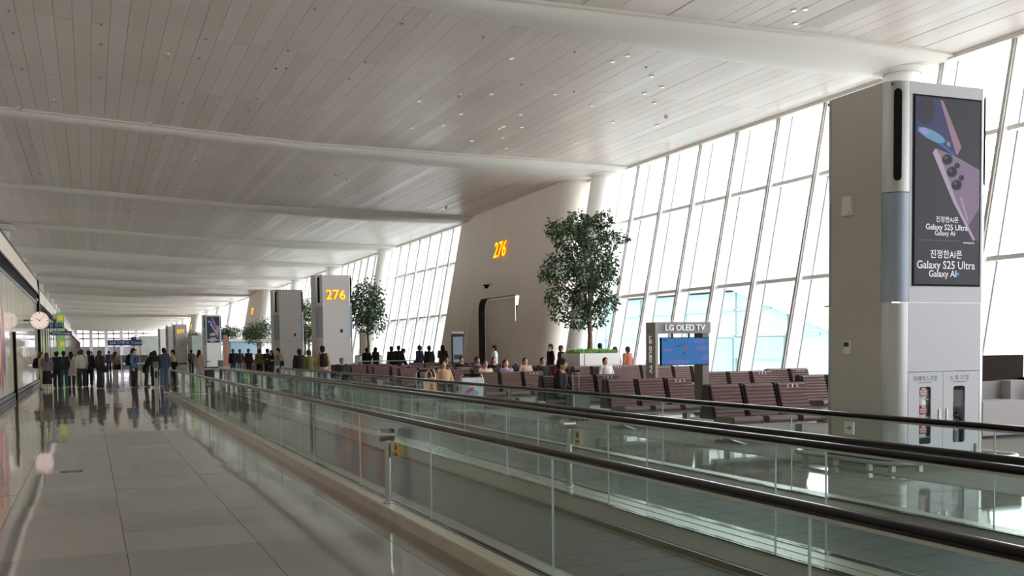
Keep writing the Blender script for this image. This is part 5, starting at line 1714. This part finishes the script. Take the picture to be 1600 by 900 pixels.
def backpack(label, t, rgb, pose, dx=0.0):
    """a rucksack worn on the back of person t"""
    c = BODY[pose + '|back']
    o = thing('backpack', label, 'backpack', t.location, None, t.rotation_euler[2])
    o.scale = t.scale
    m_ = cloth(rgb)
    x, y, z = c[0] + dx, c[1], c[2]
    def sub(nm, mb, mm):
        link(nm, mb.mesh(nm, mm, True), o)
    mb = MB()
    rings(mb, [(x, y + 0.10, z - 0.24, 0.13, 0.09), (x, y + 0.11, z - 0.20, 0.155, 0.105), (x, y + 0.105, z + 0.10, 0.15, 0.10), (x, y + 0.09, z + 0.20, 0.12, 0.08), (x, y + 0.08, z + 0.24, 0.06, 0.04)])
    sub('pack', mb, m_)
    mb = MB()
    rings(mb, [(x, y + 0.19, z - 0.20, 0.10, 0.04), (x, y + 0.20, z - 0.16, 0.115, 0.05), (x, y + 0.195, z + 0.02, 0.11, 0.045), (x, y + 0.185, z + 0.05, 0.07, 0.03)])
    sub('front_pocket', mb, m_)
    for sx in (-1, 1):
        sub('shoulder_strap', MB().tube([(x + sx * 0.10, y + 0.04, z + 0.18), (x + sx * 0.115, y - 0.10, z + 0.245), (x + sx * 0.12, y - 0.27, z + 0.12), (x + sx * 0.13, y - 0.24, z - 0.10), (x + sx * 0.15, y - 0.02, z - 0.20)], 0.018, 6), m_)
    sub('grab_loop', MB().tube([(x - 0.03, y + 0.06, z + 0.23), (x, y + 0.06, z + 0.27), (x + 0.03, y + 0.06, z + 0.23)], 0.008, 6), m_)
    return o
def shoulder_bag(label, t, rgb, side=1, zc=0.93):
    o = thing('shoulder_bag', label, 'bag', t.location, None, t.rotation_euler[2])
    o.scale = t.scale
    m_ = cloth(rgb)
    x = side * 0.33
    mb = MB()
    rings(mb, [(x, 0.0, zc - 0.15, 0.06, 0.15), (x, 0.0, zc - 0.10, 0.075, 0.17), (x, 0.0, zc + 0.06, 0.06, 0.16), (x, 0.0, zc + 0.10, 0.03, 0.14)])
    link('bag_body', mb.mesh('bag_body', m_, True), o)
    link('strap', MB().tube([(x, 0.10, zc + 0.08), (side * 0.24, 0.13, 1.25), (side * 0.06, 0.05, 1.475), (side * 0.12, -0.14, 1.30), (side * 0.27, -0.13, 1.10), (x, -0.10, zc + 0.08)], 0.014, 6).mesh('strap', m_, True), o)
    link('flap', MB().box(x + side * 0.03, x + side * 0.075, -0.13, 0.13, zc - 0.02, zc + 0.09).mesh('flap', m_), o)
    return o
def suitcase(label, x, y, rz, rgb, h=0.62, handle=True):
    t = thing('suitcase', label, 'suitcase', (x, y, 0), None, rz)
    m_ = mat('case_%02x%02x%02x' % rgb, rgb, 0.4)
    pol = []
    for (cx, cz, s0) in ((0.17, h - 0.05, 0), (-0.17, h - 0.05, 1), (-0.17, 0.11, 2), (0.17, 0.11, 3)):
        for i in range(5):
            a = math.pi / 2 * (s0 + i / 4)
            pol.append((cx + 0.05 * math.cos(a), cz + 0.05 * math.sin(a)))
    link('shell', MB().prism(pol, 'y', -0.13, 0.13).mesh('shell', m_, True), t)
    link('zip_band', MB().prism([(p[0] * 1.012, p[1] * 1.004) for p in pol], 'y', -0.012, 0.012).mesh('zip_band', M_dark), t)
    for sx in (-1, 1):
        for sy in (-1, 1):
            link('wheel', MB().tube([(sx * 0.16 - 0.012, sy * 0.09, 0.03), (sx * 0.16 + 0.012, sy * 0.09, 0.03)], 0.03, 10).mesh('wheel', M_blackm, True), t)
            link('caster', MB().box(sx * 0.16 - 0.016, sx * 0.16 + 0.016, sy * 0.09 - 0.012, sy * 0.09 + 0.012, 0.03, 0.075).mesh('caster', M_blackm), t)
    if handle:
        for sx in (-1, 1):
            link('handle_rod', MB().tube([(sx * 0.08, 0.10, h - 0.02), (sx * 0.08, 0.10, h + 0.42)], 0.010, 8).mesh('handle_rod', M_steel, True), t)
        link('grip', MB().tube([(-0.10, 0.10, h + 0.42), (-0.085, 0.10, h + 0.445), (0.085, 0.10, h + 0.445), (0.10, 0.10, h + 0.42)], 0.018, 8).mesh('grip', M_blackm, True), t)
    return t
def phone(label, t, pose, hand='hand'):
    p = Vector(BODY[pose + '|' + hand]) + Vector((-0.01 if hand == 'hand' else 0.01, -0.09, 0.03))
    w = Matrix.Rotation(t.rotation_euler[2], 3, 'Z') @ (p * t.scale[0])
    o = thing('mobile_phone', label, 'phone', Vector(t.location) + w, None, t.rotation_euler[2])
    link('case', MB().box(-0.037, 0.037, -0.005, 0.005, -0.075, 0.075).mesh('case', M_blackm), o)
    link('display', MB().box(-0.034, 0.034, 0.005, 0.006, -0.07, 0.07).mesh('display', em('phone_glow', (150, 170, 200), 0.6)), o)
    return o
PI = math.pi
# queue across the aisle
a = person('person in a pale beige top and white trousers by the cream glass wall', -2.05, 51.7, PI * 0.5, 'stand', BEI, WHT, HBR, 'long', 'jacket', 'wide', (225, 222, 216), 1.66)
backpack('black rucksack on the person in white trousers by the cream wall', a, BLK, 'stand')
person('person in a grey top, long black skirt and white shoes, back turned', -1.80, 51.2, PI, 'phone', GRY, BLK, HBR, 'long', 'jacket', 'skirt', (228, 226, 222), 1.63)
person('person in dark navy behind the one in a black skirt', -1.42, 52.4, PI * 0.9, 'both', NAV, NAV, HB, 'short', 'jacket', 'trousers', (60, 60, 62), 1.68)
person('person in a black jacket and blue jeans in the queue', -1.14, 53.2, PI, 'phone', CHR, JEAN, HD, 'short', 'jacket', 'trousers', (120, 120, 120), 1.70)
person('person in a long pale coat behind the queue, left of the white shirt', -0.85, 54.6, PI, 'stand', (206, 200, 196), CHR, HB, 'long', 'coat', 'trousers', CHR, 1.66)
a = person('person in a white shirt and wide dark olive trousers, back turned', -0.36, 53.0, PI, 'walk', (226, 224, 214), (62, 64, 56), HBR, 'short', 'jacket', 'wide', (58, 88, 66), 1.76)
shoulder_bag('black shoulder bag of the person in the white shirt', a, BLK, -1)
person('person in black close behind the white shirt', -0.05, 54.2, PI, 'stand', BLK, BLK, HB, 'short', 'jacket', 'trousers', BLK, 1.72)
a = person('person in a dark jacket and dark grey wide trousers with white shoes', 0.42, 50.6, PI * 0.75, 'stand', CHR, (66, 66, 68), HBR, 'long', 'jacket', 'wide', (226, 224, 220), 1.70)
shoulder_bag('large black bag carried by the person in dark grey wide trousers', a, BLK, -1, 0.88)
a = person('person in an olive beige top and white trousers standing alone', 1.08, 51.8, PI * 0.6, 'both', (150, 136, 108), (228, 226, 222), HBR, 'long', 'jacket', 'wide', (226, 224, 220), 1.64)
shoulder_bag('small black bag of the person in olive top and white trousers', a, BLK, -1, 1.0)
a = person('person in a blue denim shirt, navy trousers and a dark cap', 1.88, 51.1, PI * 0.35, 'stand', (84, 116, 148), (34, 38, 56), BLK, 'cap', 'jacket', 'wide', (110, 76, 58), 1.78)
backpack('black rucksack on the person in the blue denim shirt', a, BLK, 'stand')
a = person('person in black bending forward beside the blue denim shirt', 2.42, 51.4, PI * 0.5, 'lean', BLK, CHR, HB, 'short', 'jacket', 'trousers', GRY, 1.66)
shoulder_bag('grey bag of the person bending forward', a, GRY, 1, 0.80)
person('person in a long black coat with white and black sneakers', 2.72, 49.8, PI * 0.9, 'phone', BLK, BLK, HB, 'long', 'coat', 'trousers', (220, 220, 220), 1.66)
person('person in a dark blue jacket and jeans behind the entrance bollard', 3.20, 51.0, PI, 'stand', (70, 86, 108), (84, 108, 140), HB, 'short', 'jacket', 'trousers', (150, 150, 152), 1.78)
a = person('person in a cream top holding something black, past the bollard', 3.90, 54.8, -PI * 0.5, 'both', (206, 190, 166), BLK, HB, 'short', 'jacket', 'trousers', BLK, 1.70)
shoulder_bag('black bag held by the person in the cream top', a, BLK, 1, 1.02)
a = person('person in a beige coat and pale trousers with long dark hair', 5.45, 58.1, PI * 0.8, 'stand', (206, 188, 170), (214, 212, 208), HB, 'long', 'jacket', 'wide', (226, 224, 220), 1.68)
suitcase('black wheeled suitcase beside the person in the beige coat', 5.95, 58.0, 0.4, (28, 28, 30))
# group past the second bollard
person('person in black with a grey cap, left of the far group', 8.20, 66.0, PI, 'stand', BLK, JEAN, (96, 96, 100), 'cap', 'jacket', 'trousers', BLK, 1.72)
person('person with a bright blue cap in the far group', 8.74, 67.0, PI, 'phone', CHR, (120, 150, 160), (52, 66, 160), 'cap', 'jacket', 'trousers', GRY, 1.70)
person('person in dark maroon with a navy cap in the far group', 8.95, 64.6, PI * 0.8, 'stand', (58, 34, 40), CHR, (44, 50, 110), 'cap', 'jacket', 'trousers', BLK, 1.72)
person('person in dark grey beside the olive jacket', 9.05, 58.0, PI * 1.1, 'both', CHR, BLK, HB, 'short', 'jacket', 'trousers', BLK, 1.70)
person('person in an olive green jacket in front of the plain pillar', 9.00, 60.6, PI, 'phone', (110, 112, 58), BLK, HD, 'short', 'jacket', 'trousers', BLK, 1.68)
person('person in black with long brown hair near the plain pillar', 9.05, 56.6, -PI * 0.4, 'phone', BLK, CHR, HBR, 'long', 'jacket', 'trousers', BLK, 1.62)
a = person('person in a tan jacket with a bag in front of the plain pillar', 8.85, 53.2, -PI * 0.45, 'both', (176, 150, 116), BLK, HB, 'short', 'jacket', 'trousers', BLK, 1.72)
shoulder_bag('black bag of the person in the tan jacket', a, BLK, 1, 0.98)
# pair by the numbered pillar
person('person in an olive green jacket left of the large black rucksack', 7.78, 39.9, PI * 1.05, 'stand', (104, 108, 58), (214, 212, 208), HD, 'short', 'jacket', 'trousers', WHT, 1.62)
a = person('person in a tan jacket and jeans wearing a large black rucksack', 8.10, 38.9, PI, 'stand', (186, 156, 118), JEAN, HB, 'short', 'jacket', 'trousers', WHT, 1.76)
backpack('large black rucksack on the tan jacket in front of pillar 276', a, BLK, 'stand')
person('person in black half hidden behind the olive jacket', 7.70, 41.4, PI, 'stand', BLK, CHR, HB, 'short', 'jacket', 'trousers', BLK, 1.66)
# waiting crowd
person('seated person with dark hair, alone, right of pillar 276', 10.05, 44.18, 0, 'sitback', CHR, BLK, HB, 'short')
crowd = [(14.0, 55.6, PI, 'stand', BLK, 'standing person in black, first of the crowd right of the small tree'),
         (14.75, 56.6, PI * 0.7, 'phone', CHR, 'standing person in charcoal, second of the crowd by the small tree'),
         (14.5, 52.4, PI * 1.1, 'stand', BLK, 'standing person in black left of the glass topped counter'),
         (15.35, 54.0, PI, 'phone', (34, 34, 40), 'standing person in near black at the back of the counter crowd'),
         (14.35, 50.6, PI * 0.5, 'lean', NAV, 'person in navy leaning over the glass topped counter'),
         (14.95, 48.9, PI * 1.2, 'stand', (28, 34, 60), 'tall person in dark navy standing at the counter'),
         (15.6, 49.4, PI, 'stand', BLK, 'standing person in black right of the tall navy jacket'),
         (16.7, 50.6, PI, 'phone', (60, 58, 56), 'standing person just left of the digital display')]
for i, (x, y, rz, ps_, col, lb) in enumerate(crowd):
    person(lb, x, y, rz, ps_, col, (BLK, NAV, CHR)[i % 3], (HB, HD, HBR)[i % 3], ('short', 'long', 'short')[i % 3], 'jacket', 'trousers', CHR, 1.68 + 0.03 * (i % 4) + (0.06 if i == 5 else 0))
def sitter(x, by, label, top, hair=HB, style='short', pose='sitback', bottom=CHR):
    return person(label, x, by - 0.32, 0, pose, top, bottom, hair, style)
sitter(13.95, 42.0, 'seated person in brown, left one of the bench crowd by the gate', (84, 62, 52), HBR, 'long')
sitter(14.62, 42.0, 'seated person in black in the middle of the bench crowd', BLK)
sitter(15.3, 42.0, 'seated person in charcoal at the right of the bench crowd', CHR, HD, 'long')
sitter(13.95, 38.2, 'seated person with a pale collar below the gate portal', (70, 70, 74), HB)
sitter(14.62, 38.2, 'seated person in black left of the red sweater row', BLK, HBR, 'long')
sitter(10.0, 30.5, 'seated person in tan beside the advert luggage cart', (190, 158, 128), HB)
sitter(11.36, 30.5, 'seated person in a cream coat with dark bag strap', (214, 194, 170), HB)
sitter(12.05, 30.5, 'seated person in a pale blue top beside the cream coat', (132, 128, 168), HBR, 'long')
sitter(14.35, 34.4, 'seated person with pale pink top next to the red sweater', (206, 178, 160), HB)
sitter(15.03, 34.4, 'seated person in dark green next to the red sweater', (46, 52, 50), HD)
sitter(15.71, 34.4, 'seated person in a crimson red sweater', (150, 22, 56), HB)
sitter(16.0, 31.4, 'seated person with dark hair and white collar before the planter', (200, 200, 202), HB)
person('standing person in a white shirt with a black vest before the gate door', 15.9, 41.2, -PI * 0.6, 'stand', (224, 222, 220), BLK, HB, 'short', 'jacket', 'trousers', BLK, 1.72)
person('standing person in black behind the one raising a phone', 17.15, 38.2, -PI * 0.5, 'stand', BLK, BLK, HB, 'short', 'jacket', 'trousers', BLK, 1.74)
a = person('standing person in a black leather jacket raising a phone', 17.35, 37.6, PI * 0.5, 'raise', (30, 28, 28), BLK, HBR, 'short', 'jacket', 'trousers', BLK, 1.68)
phone('mobile phone held up by the person in the black leather jacket', a, 'raise')
person('standing person in a dark brown top behind the planter', 18.05, 35.6, PI * 0.9, 'stand', (70, 46, 38), (40, 34, 34), HB, 'short', 'jacket', 'trousers', BLK, 1.74)
person('person in a lilac top between the two brown jackets by the window', 18.22, 34.7, PI, 'stand', (178, 164, 186), CHR, HD, 'short', 'jacket', 'trousers', CHR, 1.60)
person('person in a rust brown jacket by the window right of the planter', 18.48, 34.2, PI * 1.1, 'stand', (158, 92, 70), (120, 70, 56), HD, 'short', 'jacket', 'trousers', CHR, 1.60)
# seated man nearest to the walkway
a = person('seated person in a glossy black jacket looking down at a phone', 9.86, 21.50, 0.85, 'sit', (24, 24, 26), (110, 122, 138), HB, 'short', 'jacket', 'trousers', (210, 210, 206), 1.86)
phone('mobile phone in the hands of the seated person in the black jacket', a, 'sit')
suitcase('grey suitcase with raised chrome handle in front of the seated person', 9.98, 20.75, 0.1, (92, 98, 98), 0.66)
# distant walkers beyond the queue
for (x, y, col, bt, lb) in ((-0.9, 96.0, (90, 90, 94), CHR, 'distant walker in grey beyond the queue, near the green sign'),
                            (1.4, 88.0, (54, 60, 74), BLK, 'distant walker in slate blue in the gap of the queue'),
                            (3.6, 104.0, (150, 140, 126), CHR, 'distant walker in beige under the long navy sign'),
                            (5.4, 84.0, CHR, BLK, 'distant walker in black left of the beige coat'),
                            (0.2, 120.0, (120, 116, 112), BLK, 'tiny distant walker in pale grey far down the aisle'),
                            (6.6, 76.0, (64, 58, 60), CHR, 'distant walker in dark brown before the pillars')):
    person(lb, x, y, PI, 'walk', col, bt, HB, 'short')
fb = thing('far_barrier', 'low pale barrier row across the aisle far beyond the queue', 'barrier', (2.5, 150, 0))
for i in range(9):
    MB().box(-2.0 + i * 1.2, -0.9 + i * 1.2, 150.0, 150.1, 0.1, 1.15).build('barrier_panel', mat('grey_barrier', (150, 150, 152), 0.5), fb)
    MB().box(-2.04 + i * 1.2, -1.98 + i * 1.2, 149.9, 150.2, 0.0, 1.2).build('barrier_post', M_dsteel, fb)
# ================================================================ small fittings under the ceiling
M_lens = mat('downlight_lens', (250, 246, 236), 0.4, emit=0.35, emit_rgb=(255, 244, 226))
dl_ring = MB().lathe([(0.075, -0.03), (0.075, 0.0)], 0, 0, 14).mesh('trim_ring', M_white, True)
dl_lens = MB().lathe([(0.05, -0.033), (0.05, -0.031)], 0, 0, 12).mesh('lens', M_lens)
dk_ring = MB().lathe([(0.035, -0.02), (0.035, 0.0)], 0, 0, 10).mesh('trim_ring', M_seal, True)
dome_b = MB().lathe([(0.06, -0.03), (0.065, 0.0)], 0, 0, 16).mesh('mount', M_white, True)
dome_s = MB().ball((0, 0, -0.05), (0.065, 0.065, 0.06), 14, 10).mesh('dome', mat('grey_dome', (170, 170, 168), 0.25), True)
rc = random.Random(9)
ORD = ['first', 'second', 'third', 'fourth', 'fifth', 'sixth', 'seventh', 'eighth', 'ninth', 'tenth', 'eleventh', 'twelfth', 'thirteenth', 'fourteenth', 'fifteenth', 'sixteenth', 'seventeenth', 'eighteenth', 'nineteenth', 'twentieth', 'twenty-first', 'twenty-second', 'twenty-third', 'twenty-fourth', 'twenty-fifth', 'twenty-sixth', 'twenty-seventh', 'twenty-eighth', 'twenty-ninth', 'thirtieth']
BAYN = ['before the nearest ceiling rib', 'between the first and second ceiling ribs', 'between the second and third ceiling ribs', 'beyond the third ceiling rib']
def fittings(pts, kind):
    bays = {}
    for p in pts:
        bays.setdefault(min(3, max(0, int((p[1] - BAY0) // BAY) + 1)), []).append(p)
    for k in sorted(bays):
        row = sorted(bays[k])
        for i, p in enumerate(row):
            where = '%s from the left %s' % (ORD[i], BAYN[k])
            dl(p[0], p[1], kind, where if len(row) > 1 else BAYN[k])
def dl(x, y, kind, where):
    z = ceil_z(x) - 0.006
    if kind == 'dome':
        t = thing('ceiling_sensor', 'pale dome sensor, ' + where, 'sensor', (x, y, z), 'dome sensors scattered over the ceiling')
        link('mount', dome_b, t)
        link('dome', dome_s, t)
    elif kind == 'light':
        t = thing('downlight', 'round downlight, ' + where, 'downlight', (x, y, z), 'downlights in the plank ceiling')
        link('trim_ring', dl_ring, t)
        link('lens', dl_lens, t)
    else:
        t = thing('sprinkler', 'tiny sprinkler head, ' + where, 'sprinkler', (x, y, z), 'sprinkler heads in the plank ceiling')
        link('trim_ring', dk_ring, t)
        link('head', MB_sp, t)
MB_sp = MB().lathe([(0.010, -0.05), (0.022, -0.048), (0.022, -0.042), (0.010, -0.038), (0.010, 0.0)], 0, 0, 8).mesh('head', M_steel, True)
DOWN = [(10.46, 25.6), (13.0, 24.78), (14.66, 25.64), (15.52, 26.55), (15.42, 27.39), (16.29, 28.3), (13.02, 28.5), (14.65, 29.35), (16.34, 31.15), (17.93, 31.0), (13.09, 31.34), (13.24, 33.22), (13.85, 33.06), (13.21, 33.56), (11.3, 29.29), (11.32, 32.06), (11.32, 33.89), (9.6, 31.0), (10.46, 34.72), (13.05, 35.84), (13.87, 34.87), (14.7, 36.65), (16.66, 34.65), (14.83, 19.58), (15.03, 21.15), (15.01, 19.41), (15.43, 20.3), (13.11, 24.15)]
DOMES = [(10.03, 21.53), (2.17, 29.56), (10.47, 29.75), (17.49, 29.65), (2.2, 38.56), (4.28, 44.57), (4.26, 51.99), (9.41, 45.34), (10.09, 44.84), (10.5, 38.84), (17.51, 38.56), (17.5, 44.79), (17.44, 21.48), (-0.78, 36.77), (-1.85, 44.8), (-1.87, 51.92), (-1.93, 38.58), (2.26, 62.31), (-1.85, 62.05), (17.62, 52.44)]
SPRK = [(9.16, 24.22), (7.07, 24.11), (11.72, 24.41), (11.71, 27.91), (13.41, 28.0), (14.08, 24.91), (13.42, 21.61), (11.71, 21.55), (2.97, 27.7), (2.98, 29.56), (5.02, 27.63), (5.27, 29.33), (5.01, 29.48), (7.07, 27.61), (7.06, 29.44), (5.01, 24.1), (0.5, 27.78), (0.5, 29.55), (0.5, 33.18), (2.98, 35.0), (5.02, 33.15), (5.02, 34.9), (-1.56, 33.31), (-1.57, 29.64), (-1.55, 27.81), (12.7, 41.43), (10.83, 46.1), (11.74, 47.58), (9.14, 47.86), (13.84, 50.89), (16.35, 54.88), (11.08, 52.23), (16.88, 53.56)]
fittings(DOWN, 'light')
fittings(DOMES, 'dome')
fittings(SPRK, 'sprinkler')
